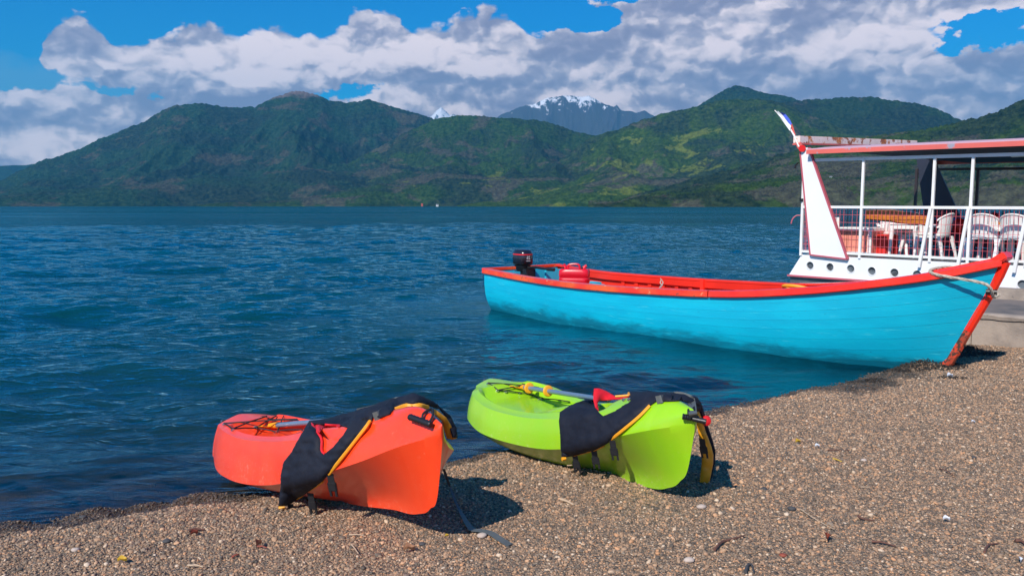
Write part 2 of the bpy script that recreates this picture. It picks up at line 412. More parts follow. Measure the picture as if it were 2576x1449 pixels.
# ------------------------------------------------------------------ mountains
def forest(name, bright=1.0, dark=(.004, .020, .018), light=(.030, .068, .014), meadow=.64, bare=.5, top_bare=None, snow=None):
    m, o = mat_new(name); v = wpos(); vs = node('ShaderNodeMapping', {'Vector': v, 'Scale': (1, 1, 1.6)}).outputs[0]
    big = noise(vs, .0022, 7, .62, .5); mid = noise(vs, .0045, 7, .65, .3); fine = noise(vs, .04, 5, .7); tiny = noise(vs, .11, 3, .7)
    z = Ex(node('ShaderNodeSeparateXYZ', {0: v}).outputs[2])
    c = mixc(big.smooth(.42, .56), dark, light)  # broad dark evergreen patches; cloud shade on the hills is put into this colour too
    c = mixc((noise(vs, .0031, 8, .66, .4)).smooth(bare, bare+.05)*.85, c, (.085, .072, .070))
    c = mixc((mid + (z.lin(0, 900)*-.10)).smooth(meadow, meadow+.035)*.9, c, (.16, .19, .055))
    c = mixc(fine.smooth(.3, .75)*.8, mixc(.62, c, (0, 0, 0)), mixc(.35, c, (.14, .16, .07)))
    c = mixc(tiny.smooth(.35, .7)*.5, c, mixc(.55, c, (0, 0, 0)))
    if top_bare: c = mixc((z + (mid-.5)*260).smooth(top_bare-40, top_bare+40), c, (.15, .12, .12))
    if snow:
        sn = (noise(node('ShaderNodeMapping', {'Vector': v, 'Scale': (1.2, 1, .9)}).outputs[0], .0062, 10, .72, .3) + z.lin(snow[0], snow[1], -.25, .13)).smooth(.53, .58)
        c = mixc((z + (mid-.5)*300).smooth(snow[0]-500, snow[0]-100)*.8, c, (.085, .08, .10))
        c = mixc(sn, c, (.85, .86, .9))
    c = mixc(.0, c, c)
    b = node('ShaderNodeBsdfPrincipled', {'Base Color': node('ShaderNodeHueSaturation', {'Saturation': 1.25, 'Value': bright, 'Color': c}).outputs[0], 'Roughness': .95, 'Specular IOR Level': .1,
             'Normal': bump(fine, .8, 14)})
    Ex.nt.links.new(b.outputs[0], o.inputs[0]); return m


def range_(name, sil, r0, r1, mat, nc, nr, label, spur=.3, tree=9, cell=16, seed=3, shore_bulge=0.0, back=.25, rough=1.0):
    """a ridge seen along bearings: its foot at distance r0, its crest at r1, a real back slope behind"""
    sx = np.array([q[0] for q in sil], float); sy = np.array([q[1] for q in sil], float)
    az_ = np.array([azel(a, b)[0] for a, b in sil]); tl = np.array([math.tan(azel(a, b)[1]) for a, b in sil])
    A = np.linspace(az_[0], az_[-1], nc); T = np.interp(A, az_, tl)
    # knock the straight segments off the silhouette
    T = T + (fbm(A*60, A*0+seed, 5, seed) - .5)*.0035*rough*np.clip(T/.02, 0, 1)
    t = np.concatenate([np.linspace(0, 1, int(nr*.82)), 1 + np.linspace(0, back, nr-int(nr*.82)+1)[1:]])
    a, tt = np.meshgrid(A, t, indexing='ij'); TT = np.repeat(T[:, None], len(t), 1)
    R0 = r0*(1 + shore_bulge*(fbm(A*9, A*0+1.5, 3, seed+9)-.5))[:, None]
    r = R0 + (r1-R0)*tt
    x = np.sin(a)*r; y = np.cos(a)*r
    prof = np.where(tt < 1, tt**.80*(1-.10*np.sin(tt*math.pi)), 1-(tt-1)**1.2*2.2)
    H = TT*r1*prof
    sc_ = (r1-r0)
    sp = fbm(x/sc_*3.2 + .6*fbm(x/sc_*2, y/sc_*2, 3, seed+1), y/sc_*1.6, 6, seed+2, .52, True)
    H = H*(1 - spur*(1-sp)*2.0*np.clip(tt*3, 0, 1)*np.clip((1.0-tt)*3.0, 0, 1)) if spur else H
    w = worley(x/cell, y/cell, seed+4); w2 = fbm(x/60, y/60, 4, seed+6)
    can = (1-np.clip(w, 0, 1))*tree + w2*tree*1.6
    H = H + can*np.clip(tt*25, 0, 1)
    lim = TT*r*1.0 + can*.35
    H = np.where(tt < .98, np.minimum(H, lim), H)
    H = np.where(tt <= .001, -3, H)
    o = gridmesh(name, x, y, H, mat); tag(o, kind='structure', label=label); return o


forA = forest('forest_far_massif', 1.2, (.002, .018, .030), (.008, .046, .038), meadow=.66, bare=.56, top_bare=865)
forA2 = forest('forest_dark_ridge', 1.1, (.003, .018, .022), (.010, .040, .024), meadow=.70, bare=.60)
forB = forest('forest_middle', 1.3, (.003, .020, .022), (.020, .060, .020), meadow=.60, bare=.52)
forC = forest('forest_right', 1.5, meadow=.545, bare=.54)
forD = forest('forest_near', 1.35, meadow=.68, bare=.50)
forF = forest('forest_blue', .8, meadow=.8, bare=.7)
forS = forest('snow_rock', 1.0, meadow=.8, bare=.6, snow=(1400, 2050))
forS2 = forest('snow_peak_rock', 1.0, meadow=.8, bare=.6, snow=(1100, 1500))

range_('far_hills', [(-700, 400), (-300, 392), (-100, 405), (0, 418), (60, 417), (130, 405), (200, 400), (300, 420), (400, 430)], 10500, 12500, forF, 160, 50, 'blue far hills at the left end of the lake', .2, 6, 60, 31)
range_('snowy_mountain', [(1150, 330), (1250, 297), (1290, 277), (1340, 264), (1380, 244), (1420, 240), (1480, 243), (1520, 263), (1545, 270), (1552, 264), (1562, 277), (1600, 285), (1622, 282), (1640, 292), (1700, 300), (1800, 320)],
       12500, 15000, forS, 340, 120, 'snow streaked mountain with its summit under cloud', .3, 5, 80, 41, rough=1.5)
range_('snow_peak', [(1040, 330), (1085, 292), (1098, 278), (1110, 270), (1122, 281), (1131, 290), (1140, 288), (1150, 293), (1200, 310)], 16000, 17500, forS2, 120, 60, 'small bright snow peak in the gap between the hills', .35, 2, 60, 51)
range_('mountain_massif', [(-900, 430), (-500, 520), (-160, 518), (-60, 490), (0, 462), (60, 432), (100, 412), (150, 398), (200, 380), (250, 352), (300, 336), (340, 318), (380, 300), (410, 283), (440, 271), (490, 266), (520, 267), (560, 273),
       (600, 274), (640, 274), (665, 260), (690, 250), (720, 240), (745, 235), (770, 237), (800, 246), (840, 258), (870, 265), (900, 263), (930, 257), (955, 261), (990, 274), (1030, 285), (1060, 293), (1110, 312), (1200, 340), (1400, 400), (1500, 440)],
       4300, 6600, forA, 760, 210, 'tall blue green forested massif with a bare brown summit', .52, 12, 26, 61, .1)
range_('middle_ridge', [(500, 519), (700, 500), (850, 430), (1000, 350), (1090, 305), (1160, 296), (1200, 295), (1230, 299), (1280, 303), (1340, 306), (1400, 318), (1440, 335), (1480, 343), (1560, 352), (1700, 380), (1900, 430)],
       3700, 5400, forB, 560, 190, 'lower forested ridge with brown bare woods above the shore', .46, 10, 20, 71, .12)
range_('cone_hill', [(1600, 330), (1660, 292), (1740, 277), (1770, 262), (1800, 244), (1825, 228), (1850, 218), (1875, 222), (1900, 230), (1930, 238), (1960, 243), (1990, 250), (2010, 258), (2100, 290)],
       5200, 7000, forA2, 240, 110, 'dark cone shaped hill rising behind the right ridge', .3, 11, 26, 81)
range_('dark_ridge', [(1850, 300), (1950, 266), (2010, 257), (2060, 253), (2130, 252), (2200, 250), (2240, 256), (2300, 262), (2340, 275), (2380, 290), (2425, 311), (2500, 345), (2600, 380), (2800, 420)],
       4000, 5600, forA2, 380, 120, 'dark rounded ridge behind the white boat', .25, 10, 22, 91)
range_('meadow_hill', [(1150, 519), (1250, 505), (1350, 450), (1480, 353), (1540, 335), (1620, 303), (1680, 290), (1740, 280), (1800, 262), (1850, 254), (1900, 256), (1960, 264), (2050, 300), (2150, 340), (2400, 400), (2700, 440)],
       3200, 4700, forC, 560, 200, 'green hill with pale meadows falling to the lake', .46, 9, 18, 101, .12)
range_('near_hill', [(1480, 518.6), (1560, 514), (1600, 500), (1700, 474), (1780, 452), (1850, 433), (1920, 412), (1990, 392), (2060, 372), (2130, 360), (2200, 352), (2300, 338), (2400, 325), (2440, 312), (2480, 300), (2530, 283), (2576, 266), (2700, 230), (3000, 200), (3400, 240)],
       1700, 2700, forD, 700, 230, 'nearest wooded hill behind the white boat', .28, 10, 11, 111, .15)

# ------------------------------------------------------------------ shore, beach, lakebed
SH = np.array([(-60, -22), (-14, -.6), (-8, 2.2), (-2.88, 4.30), (-2.31, 4.48), (-1.70, 4.76), (-.41, 5.36), (.04, 5.66), (1.78, 6.80), (2.76, 7.60), (3.38, 8.0), (4.1, 8.50), (4.6, 9.0), (5.3, 9.9), (6.6, 11.0), (12, 15), (40, 32)], float)
def sdist(x, y):
    """signed distance to the shoreline, positive on land (the camera's side)"""
    best = np.full(x.shape, 1e9); sign = np.ones(x.shape)
    for a, b in zip(SH[:-1], SH[1:]):
        d = b-a; L2 = d@d; t = np.clip(((x-a[0])*d[0] + (y-a[1])*d[1])/L2, 0, 1)
        ex = x-(a[0]+d[0]*t); ey = y-(a[1]+d[1]*t); q = ex*ex+ey*ey; s = np.where((d[0]*(y-a[1]) - d[1]*(x-a[0])) < 0, 1., -1.)
        u = q < best; best = np.where(u, q, best); sign = np.where(u, s, sign)
    return np.sqrt(best)*sign
MOUNDS = [(240, 1282, .17, .05), (500, 1238, .22, .05), (560, 1246, .16, .03), (905, 1186, .3, .03), (2320, 925, .30, .07), (2420, 893, .28, .07), (1960, 1010, .4, .02), (370, 1256, .15, .03), (720, 1275, .2, .02)]
MOUNDS = [(*onz(a, b, .04)[:2], c, d) for a, b, c, d in MOUNDS]
def ground(x, y):
    x = np.asarray(x, float); y = np.asarray(y, float); s = sdist(x, y) + (fbm(x*1.7, y*1.7, 3, 5)-.5)*.30
    hb = np.interp(x, [1.0, 3.2], [.115, .05])
    z = np.where(s > 0, hb*(1-np.exp(-np.maximum(s, 0)/.24)) + .050*np.maximum(s, 0), np.maximum(.13*s, -3.0))
    z = z + (fbm(x*2.2, y*2.2, 4, 15)-.5)*.05*np.clip(s*2+.3, .1, 1) + (fbm(x*9, y*9, 3, 25)-.5)*.022
    for mx, my, mr, mh in MOUNDS: z = z + mh*np.exp(-((x-mx)**2+(y-my)**2)/(mr*mr)*2.2)
    return z
def gz(x, y): return float(ground(np.array([x]), np.array([y]))[0])
def onground(X, Y):
    z = .1
    for _ in range(12):
        p = onz(X, Y, z); z = gz(p[0], p[1])
    return Vector((p[0], p[1], z))

m, o = mat_new('gravel'); v = wpos(); M['gravel'] = m
vor = node('ShaderNodeTexVoronoi', {'Vector': v, 'Scale': 110., 'Randomness': 1.}); cell = Ex(node('ShaderNodeSeparateColor', {0: vor.outputs['Color']}).outputs[0]); dist_ = Ex(vor.outputs['Distance'])
rmp = nt_ramp = m.node_tree.nodes.new('ShaderNodeValToRGB'); m.node_tree.links.new(cell.s, rmp.inputs[0])
def ramp(r, stops):
    e = r.color_ramp.elements
    while len(e) > 1: e.remove(e[-1])
    e[0].position = stops[0][0]; e[0].color = (*stops[0][1], 1)
    for p, c in stops[1:]:
        q = e.new(p); q.color = (*c, 1)
PEB = [(0, (0.09, 0.072, 0.057)), (0.18, (0.159, 0.121, 0.089)), (0.36, (0.263, 0.183, 0.123)), (0.52, (0.358, 0.221, 0.135)), (0.68, (0.482, 0.288, 0.166)), (0.8, (0.273, 0.207, 0.15)), (0.9, (0.597, 0.297, 0.143)), (0.965, (0.619, 0.44, 0.29)), (1, (0.702, 0.543, 0.397))]
ramp(rmp, PEB)
_p = node('ShaderNodeSeparateXYZ', {0: v}); z = Ex(_p.outputs[2])-Ex(_p.outputs[0]).lin(1.0, 3.2, .028, .0)
wet = (z + (noise(v, 3, 4)-.5)*.05).smooth(.060, .042)
c = mixc(wet, rmp.outputs[0], mixc(.72, rmp.outputs[0], (.008, .006, .005)))
hgt = (1.0-dist_*2.2)
b = node('ShaderNodeBsdfPrincipled', {'Base Color': mixc(.25, c, (.06, .05, .045)), 'Roughness': wet.lin(0, 1, .85, .35), 'Specular IOR Level': .3, 'Normal': bump(hgt, .8, .006)})
m.node_tree.links.new(b.outputs[0], o.inputs[0])
xs = np.concatenate([np.linspace(-60, -7, 60), np.linspace(-7, 9, 420)[1:], np.linspace(9, 60, 60)[1:]])
ys = np.concatenate([np.linspace(-40, 2, 60), np.linspace(2, 12, 300)[1:], np.linspace(12, 60, 60)[1:]])
Xg, Yg = np.meshgrid(xs, ys, indexing='ij')
Xg = Xg[:, ::-1]; Yg = Yg[:, ::-1]
beach = gridmesh('beach', Xg, Yg, ground(Xg, Yg), M['gravel']); tag(beach, kind='structure', label='sloping pebble beach of brown and grey gravel')

# pebbles: instances on a cloud of points
m, o = mat_new('pebble'); M['pebble'] = m
oi = m.node_tree.nodes.new('ShaderNodeObjectInfo'); rmp = m.node_tree.nodes.new('ShaderNodeValToRGB'); m.node_tree.links.new(oi.outputs['Random'], rmp.inputs[0]); ramp(rmp, PEB)
v = wpos(); _p = node('ShaderNodeSeparateXYZ', {0: v}); z = Ex(_p.outputs[2])-Ex(_p.outputs[0]).lin(1.0, 3.2, .028, .0); wet = (z + (noise(v, 3, 4)-.5)*.05).smooth(.072, .054)
c = mixc(noise(v, 260, 3, .6).smooth(.35, .7)*.35, rmp.outputs[0], mixc(.5, rmp.outputs[0], (.02, .018, .016)))
patch = noise(v, 1.3, 4, .6).smooth(.35, .7)
c = mixc(patch*.25, c, mixc(.35, c, (.05, .045, .045)))
c = mixc(wet, c, mixc(.74, c, (.008, .006, .005)))
b = node('ShaderNodeBsdfPrincipled', {'Base Color': c, 'Roughness': wet.lin(0, 1, .75, .28), 'Specular IOR Level': .35})
m.node_tree.links.new(b.outputs[0], o.inputs[0])
NP = 760000
px = rng.uniform(-4.2, 7.6, NP); py = rng.uniform(2.6, 11.5, NP); sdv = sdist(px, py)
q = proj(np.stack([px, py, np.full(NP, .15)], -1))
keep = (sdv > -.12) & (q[:, 0] > -260) & (q[:, 0] < 2836) & (q[:, 1] < 1540)
keep &= rng.uniform(0, 1, NP) < np.clip(1.35 - .085*py, .45, 1)
px, py = px[keep], py[keep]; pz = ground(px, py); n = len(px)
sz = np.exp(rng.normal(0, .40, n))*.0043*(1+.05*np.clip(py-3, 0, 6)); sz = np.where(rng.uniform(0, 1, n) < .008, sz*2.0, sz); sz = np.clip(sz, .002, .015)
me = bpy.data.meshes.new('pebbles'); me.vertices.add(n)
me.vertices.foreach_set('co', np.stack([px, py, pz+sz*.15], -1).reshape(-1).astype(np.float32))
at = me.attributes.new('sz', 'FLOAT_VECTOR', 'POINT'); S3 = np.stack([sz*rng.uniform(.8, 1.3, n), sz*rng.uniform(.7, 1.1, n), sz*rng.uniform(.5, .85, n)], -1)
at.data.foreach_set('vector', S3.reshape(-1).astype(np.float32))
at = me.attributes.new('rt', 'FLOAT_VECTOR', 'POINT'); R3 = np.stack([rng.uniform(-.5, .5, n), rng.uniform(-.5, .5, n), rng.uniform(0, 6.28, n)], -1)
at.data.foreach_set('vector', R3.reshape(-1).astype(np.float32))
pe = bpy.data.objects.new('pebbles', me); col.objects.link(pe); tag(pe, 'loose brown, grey and pinkish pebbles covering the beach', kind='stuff')
print('pebbles', n)
g = bpy.data.node_groups.new('pebble_field', 'GeometryNodeTree')
g.interface.new_socket('Geometry', in_out='INPUT', socket_type='NodeSocketGeometry'); g.interface.new_socket('Geometry', in_out='OUTPUT', socket_type='NodeSocketGeometry')
gi = g.nodes.new('NodeGroupInput'); go = g.nodes.new('NodeGroupOutput'); L = g.links.new
ico = g.nodes.new('GeometryNodeMeshIcoSphere'); ico.inputs['Radius'].default_value = 1.0; ico.inputs['Subdivisions'].default_value = 2
sp = g.nodes.new('GeometryNodeSetPosition'); nz = g.nodes.new('ShaderNodeTexNoise'); nz.inputs['Scale'].default_value = 1.1
sub = g.nodes.new('ShaderNodeVectorMath'); sub.operation = 'SUBTRACT'; sub.inputs[1].default_value = (.5, .5, .5)
mul = g.nodes.new('ShaderNodeVectorMath'); mul.operation = 'SCALE'; mul.inputs['Scale'].default_value = 1.1
L(nz.outputs['Color'], sub.inputs[0]); L(sub.outputs[0], mul.inputs[0]); L(mul.outputs[0], sp.inputs['Offset']); L(ico.outputs['Mesh'], sp.inputs['Geometry'])
sm = g.nodes.new('GeometryNodeSetMaterial'); sm.inputs['Material'].default_value = M['pebble']; L(sp.outputs[0], sm.inputs[0])
sh_ = g.nodes.new('GeometryNodeSetShadeSmooth'); L(sm.outputs[0], sh_.inputs[0])
iop = g.nodes.new('GeometryNodeInstanceOnPoints'); L(gi.outputs[0], iop.inputs['Points']); L(sh_.outputs[0], iop.inputs['Instance'])
def named(nm):
    a = g.nodes.new('GeometryNodeInputNamedAttribute'); a.data_type = 'FLOAT_VECTOR'; a.inputs[0].default_value = nm; return a.outputs[0]
L(named('sz'), iop.inputs['Scale'])
er = g.nodes.new('FunctionNodeEulerToRotation'); L(named('rt'), er.inputs[0]); L(er.outputs[0], iop.inputs['Rotation'])
L(iop.outputs[0], go.inputs[0])
md = pe.modifiers.new('field', 'NODES'); md.node_group = g

# ------------------------------------------------------------------ water
m, o = mat_new('lake_water'); M['water'] = m; v = wpos()
dep = Ex(node('ShaderNodeAttribute', attribute_name='depth').outputs['Fac'])
dcam = Ex(node('ShaderNodeVectorMath', {0: v}, operation='LENGTH').outputs['Value'])
tgt = node('ShaderNodeMapping', {'Vector': v, 'Rotation': (0, 0, .25), 'Scale': (.55, 1.25, 1)}).outputs[0]
w1 = noise(tgt, 5.5, 4, .55, .6); w2 = noise(tgt, 17, 3, .5, .4); w3 = noise(tgt, 1.1, 4, .55, .5); w4 = noise(tgt, .22, 5, .6, .3)
w5 = noise(tgt, .06, 5, .6, .3)
hh = w1*.050 + w2*.007 + w3*.18*dcam.smooth(14, 60) + w4*1.3*dcam.smooth(60, 250) + w5*5.0*dcam.smooth(200, 900)
shal = dep.smooth(.0, .35)
bn = node('ShaderNodeBump', {'Height': hh, 'Strength': shal.lin(0, 1, .35, 1.0)*Ex(node('ShaderNodeAttribute', attribute_name='calm').outputs['Fac']).lin(0, 1, .30, 1.0), 'Distance': 1.0})
big = noise(node('ShaderNodeMapping', {'Vector': v, 'Scale': (.01, .05, 1)}).outputs[0], 1.2, 4, .6)
alpha = 1.0 - Ex.m('POWER', 2.718, dep*-3.2)
wpatch_ = noise(node('ShaderNodeMapping', {'Vector': v, 'Scale': (.008, .03, 1)}).outputs[0], 1.0, 6, .65).smooth(.45, .62)*dcam.smooth(40, 200)
body = node('ShaderNodeBsdfDiffuse', {'Color': mixc((big.smooth(.4, .65)*.5+wpatch_*.5).clamp(), (.001, .036, .044), (.0, .070, .098)), 'Normal': bn.outputs[0]})
tr = node('ShaderNodeBsdfTransparent', {'Color': (.80, .86, .86, 1)})
under = node('ShaderNodeMixShader', {0: alpha, 1: tr.outputs[0], 2: body.outputs[0]})
fr = Ex(node('ShaderNodeFresnel', {'IOR': 1.40, 'Normal': bn.outputs[0]}).outputs[0])
far_ = dcam.smooth(25, 260)
wpatch = noise(node('ShaderNodeMapping', {'Vector': v, 'Scale': (.004, .016, 1)}).outputs[0], 1.0, 6, .65).smooth(.42, .60)
fr = fr*(1.0-far_*(wpatch*.45+.22))
gl = node('ShaderNodeBsdfGlossy', {'Color': (.46, .88, 1.0, 1), 'Roughness': far_*.13+.04, 'Normal': bn.outputs[0]})
ms = node('ShaderNodeMixShader', {0: fr, 1: under.outputs[0], 2: gl.outputs[0]})
m.node_tree.links.new(ms.outputs[0], o.inputs[0])
nA, nR = 900, 760
A = np.linspace(-1.15, 1.15, nA); R_ = np.concatenate([3.2*np.exp(np.linspace(0, math.log(80/3.2), nR)), np.exp(np.linspace(math.log(84), math.log(12500), 60))])
aa, rr = np.meshgrid(A, R_, indexing='ij'); x = np.sin(aa)*rr; y = np.cos(aa)*rr
sdw = -sdist(x, y); depth = np.clip(-ground(x, y), 0, 4)*(sdw > -1.5)
amp = np.clip(sdw/1.2, .06, 1)*np.clip(90/rr, .25, 1)
zz = np.zeros_like(x); wr = np.random.default_rng(3)
for k in range(46):
    lam = .22*(1.115**k)*wr.uniform(.9, 1.1)
    if lam > 16: break
    th = math.radians(-68 + wr.normal(0, 26)); kx, ky = math.cos(th)*2*math.pi/lam, math.sin(th)*2*math.pi/lam
    f = np.clip((lam/(rr*.0095+.03))-1.0, 0, 1)        # drop waves the mesh cannot carry
    a_ = .0085*lam**.82*(.75 if lam < 2.5 else .5)
    ph = kx*x + ky*y + wr.uniform(0, 6.28) + 2.5*vnoise(x/(lam*3.1), y/(lam*3.1), 200+k)
    mod = .35 + 1.3*vnoise(x/(lam*4.3)+9, y/(lam*4.3), 300+k)
    zz += a_*mod*f*(np.sin(ph)+.28*np.sin(2*ph+1.3))
_b0, _b1 = np.array([.191, 14.454]), np.array([4.983, 8.059]); _d = _b1-_b0; _t = np.clip(((x-_b0[0])*_d[0]+(y-_b0[1])*_d[1])/(_d@_d), 0, 1)
_db = np.hypot(x-_b0[0]-_d[0]*_t, y-_b0[1]-_d[1]*_t); calm = np.clip((_db-.7)/3.8, 0, 1); amp = amp*(.22+.78*calm)
zz = zz*amp + .012*np.clip(1-np.abs(sdw-.25)/.25, 0, 1)*(vnoise(x*2, y*2, 77))
water = gridmesh('water', x[:, ::-1], y[:, ::-1], zz[:, ::-1], M['water'], attrs={'depth': depth[:, ::-1], 'calm': calm[:, ::-1]})
tag(water, kind='structure', label='rippled deep blue lake water')

# ------------------------------------------------------------------ haze over the lake
m, o = mat_new('haze_air')
pv = node('ShaderNodeVolumePrincipled', {'Color': (.08, .48, .82, 1), 'Density': 5.4e-5, 'Anisotropy': .1})
m.node_tree.links.new(pv.outputs[0], o.inputs[1])
HZ = MB().box((0, 8700, 1397), 40000, 19000, 2806)
hz = HZ.build('haze', m); tag(hz, 'pale blue air over the lake and the hills', kind='stuff')

# ------------------------------------------------------------------ blue wooden boat
BK = [0, .15, .3, .5, .7, .85, .95, 1]
bS = np.array([.191, 14.454]); bB = np.array([4.983, 8.059]); bb = [.845, .851, .943, .91, .727, .501, .244, .03]
bz = [.684, .63, .629, .668, .762, .937, 1.115, 1.248]
bA = (bB-bS)/np.linalg.norm(bB-bS); bN = np.array([bA[1], -bA[0]]); bN = -bN if bN[1] > 0 else bN; bL = np.linalg.norm(bB-bS)
def stem_s(z): return np.interp(z, [-.35, -.1, .11, .48, 1.01, 1.25], [.80, .905, .938, .959, .990, 1.0])
def hull(s, v, side, inset=0.):
    """point of the hull skin: s along (0 stern, 1 bow), v up (0 keel, 1 sheer), side -1 far / +1 near"""
    s = np.asarray(s, float); v = np.asarray(v, float); s, v = np.broadcast_arrays(s, v)
    zs = cub(BK, bz, s); zk = -.30 + .10*np.clip((.15-s)/.15, 0, 1) + .0*s
    z = zk + (zs-zk)*v
    ex = .20 + .91*np.clip(s, 0, 1)**4; w = cub(BK, bb, s)*(1-(1-v)**3)**ex
    w = w*(1+.035*np.sin(v*math.pi))*(1-.0*v)
    w = np.maximum(w-inset, .012)
    ss = s*np.interp(s, [0, .55, 1], [1, 1, 1]) ; k = np.clip((s-.45)/.55, 0, 1)**2
    ss = s*(1-k) + s*stem_s(z)*k + .0
    ss = ss - .012*(1-v)*np.clip((.1-s)/.1, 0, 1)*-1
    p = bS + bA*(ss*bL)[..., None] + bN*(w*side)[..., None]
    return np.concatenate([p, z[..., None]], -1)
boat = thing('rowing_boat', 'long turquoise wooden boat with red rim, its bow pulled up on the pebble beach', 'boat', (*((bS+bB)/2), 0))
ss_ = np.concatenate([np.linspace(0, .9, 40), np.linspace(.9, 1, 16)[1:]])
NS = 9; ve = np.linspace(.04, .965, NS+1)**.9
for side in (1, -1):
    for k in range(NS):
        v0, v1 = ve[k]+.0006, ve[k+1]-.0006; vs_ = np.array([v0, (v0+v1)/2, v1])
        P = np.stack([hull(ss_, np.full_like(ss_, q), side) for q in vs_], 1)
        nrm = np.array([*(bN*side), 0.])
        lift = nrm*(.0010*math.sin(k*2.3))
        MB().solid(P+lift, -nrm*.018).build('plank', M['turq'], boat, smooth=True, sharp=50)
    P = np.stack([hull(ss_, np.full_like(ss_, q), side, .014) for q in np.linspace(0, .985, 14)], 1)
    MB().solid(P, -np.array([*(bN*side), 0.])*.012).build('hull_lining', M['redin'], boat, smooth=True)
# bottom board so that nothing shows through, and floor boards
P = np.stack([hull(ss_, .03+0*ss_, 1, .0), hull(ss_, .03+0*ss_, -1, .0)], 1); MB().solid(P, np.array([0, 0, .03])).build('keel_board', M['turq'], boat)
for k in range(-3, 4):
    a = bS + bA*.5 + bN*k*.16; b_ = bS + bA*(6.6-abs(k)*.25) + bN*k*.10
    MB().bar((*a, .0), (*b_, .06), .13, .02).build('floor_board', M['redin'], boat)
# ribs
for side in (1, -1):
    for s in np.arange(.215, .93, .036):
        vv = np.linspace(.30, .90, 7)
        P = np.stack([hull(np.full(7, s-.0045), vv, side, .026), hull(np.full(7, s+.0045), vv, side, .026)], 1)
        MB().solid(P, -np.array([*(bN*side), 0.])*.028).build('rib', M['redin'], boat)
# inwale (broad red board inside under the rim)
for side in (1, -1):
    s2 = np.linspace(.10, .985, 60)
    P = np.stack([hull(s2, 1-.105+0*s2, side, .056), hull(s2, .995+0*s2, side, .056)], 1)
    MB().solid(P, -np.array([*(bN*side), 0.])*.02).build('inwale', M['redin'], boat, smooth=True)
# rim: outer rubbing rail with cap
def rim(side, mat, s0, s1, name='gunwale', ext=0):
    s2 = np.linspace(s0, s1, 70); c = hull(s2, 1+0*s2, side)
    nrm = np.array([*(bN*side), 0.]); T = np.gradient(c, axis=0); T /= np.linalg.norm(T, axis=1)[:, None]; N2 = np.cross(T, [0, 0, 1.])*side*-1
    N2 = np.where((N2 @ nrm)[:, None] < 0, -N2, N2); N2 /= np.linalg.norm(N2, axis=1)[:, None]
    wob = (fbm(s2*34, s2*0+side*3, 3, 4)-.5)*.008
    prof = [(-.075, .012), (-.070, .030), (.030, .034), (.052, .026), (.056, -.045), (.048, -.055), (.0, -.055), (-.004, .0), (-.072, .0)]
    P = np.stack([c + N2*(a+wob[:, None]) + np.array([0, 0, 1.])*b_ for a, b_ in prof], 1)
    mb = MB().grid(P, closed=True); mb.f.append(tuple(range(len(prof)))); mb.mi.append(0); n_ = len(prof)*(len(s2)-1); mb.f.append(tuple(n_+i for i in range(len(prof)))[::-1]); mb.mi.append(0)
    return mb.build(name, mat, boat, smooth=True, sharp=35)
rim(1, M['redworn'], 0.0, .62); rim(1, M['red'], .622, 1.0); rim(-1, M['redin'], .0, .62); rim(-1, M['red'], .622, 1.0)
# breast hook at the bow
P = [hull(.93, 1., 1, .02), hull(.93, 1., -1, .02), hull(1., 1., -1, .0), hull(1., 1., 1, 0)]
MB().hexa([p+np.array([0, 0, .01]) for p in P]+[p+np.array([0, 0, .045]) for p in P]).build('breasthook', M['red'], boat, bevel=.006)
tip = hull(1., 1., 1); tip[:2] = bS+bA*bL
# stem post down the bow with its head
def stem_pt(z, off=0.): return np.array([*(bS+bA*(stem_s(z)*bL+off)), z])
zz_ = [1.24, 1.1, .9, .7, .50]
MB().tube([stem_pt(q, .03) for q in zz_], [.050, .048, .045, .045, .045], 8).build('stem_post', M['red'], boat, smooth=True)
o = MB().tube([stem_pt(q, .03) for q in (.51, .4, .28, .15, .02, -.1)], [.044, .045, .048, .05, .05, .05], 8).build('stem_foot', M['stem_low'], boat, smooth=True)
o['label'] = 'scraped lower end of the stem'
MB().bar(tip+np.array([*(-bA*.10), -.045]), tip+np.array([*(bA*.05), .065]), .17, .085).build('stem_head', M['red'], boat, bevel=.012)
MB().tube([stem_pt(.93, .09)+np.array([*(bN*.02), 0]), stem_pt(.93, .0)+np.array([*(bN*.06), 0])], .026, 10).build('mooring_hole', M['black'], boat)
# transom with cut-out for the motor, caps
def tr(off, z, back=0.): return np.array([*(bS+bN*off-bA*back), z])
for side in (1, -1):
    w0, w1 = .20, .82
    P = [tr(side*w0, -.1, -.03), tr(side*.55, -.1, -.03), tr(side*.72, .2, -.03), tr(side*w1, .66, -.03), tr(side*w0, .66, -.03)]
    mb = MB(); n5 = len(P); mb.v = [tuple(p) for p in P]+[tuple(p-np.array([*bA, 0])*.05) for p in P]
    mb.f = [tuple(range(n5)), tuple(range(n5, 2*n5))[::-1]]+[(i, (i+1) % n5, n5+(i+1) % n5, n5+i) for i in range(n5)]; mb.mi = [0]*len(mb.f)
    mb.build('transom_board', M['turq_in'], boat, bevel=.004)
    MB().bar(tr(side*.17, .69, 0), tr(side*.88, .695, 0), .075, .055).build('transom_cap', M['redworn'], boat, bevel=.008)
MB().box(tr(0, .20, -.0), .05, .44, .60, (*bA, 0), (*bN, 0)).build('motor_board', M['turq_in'], boat, bevel=.004)
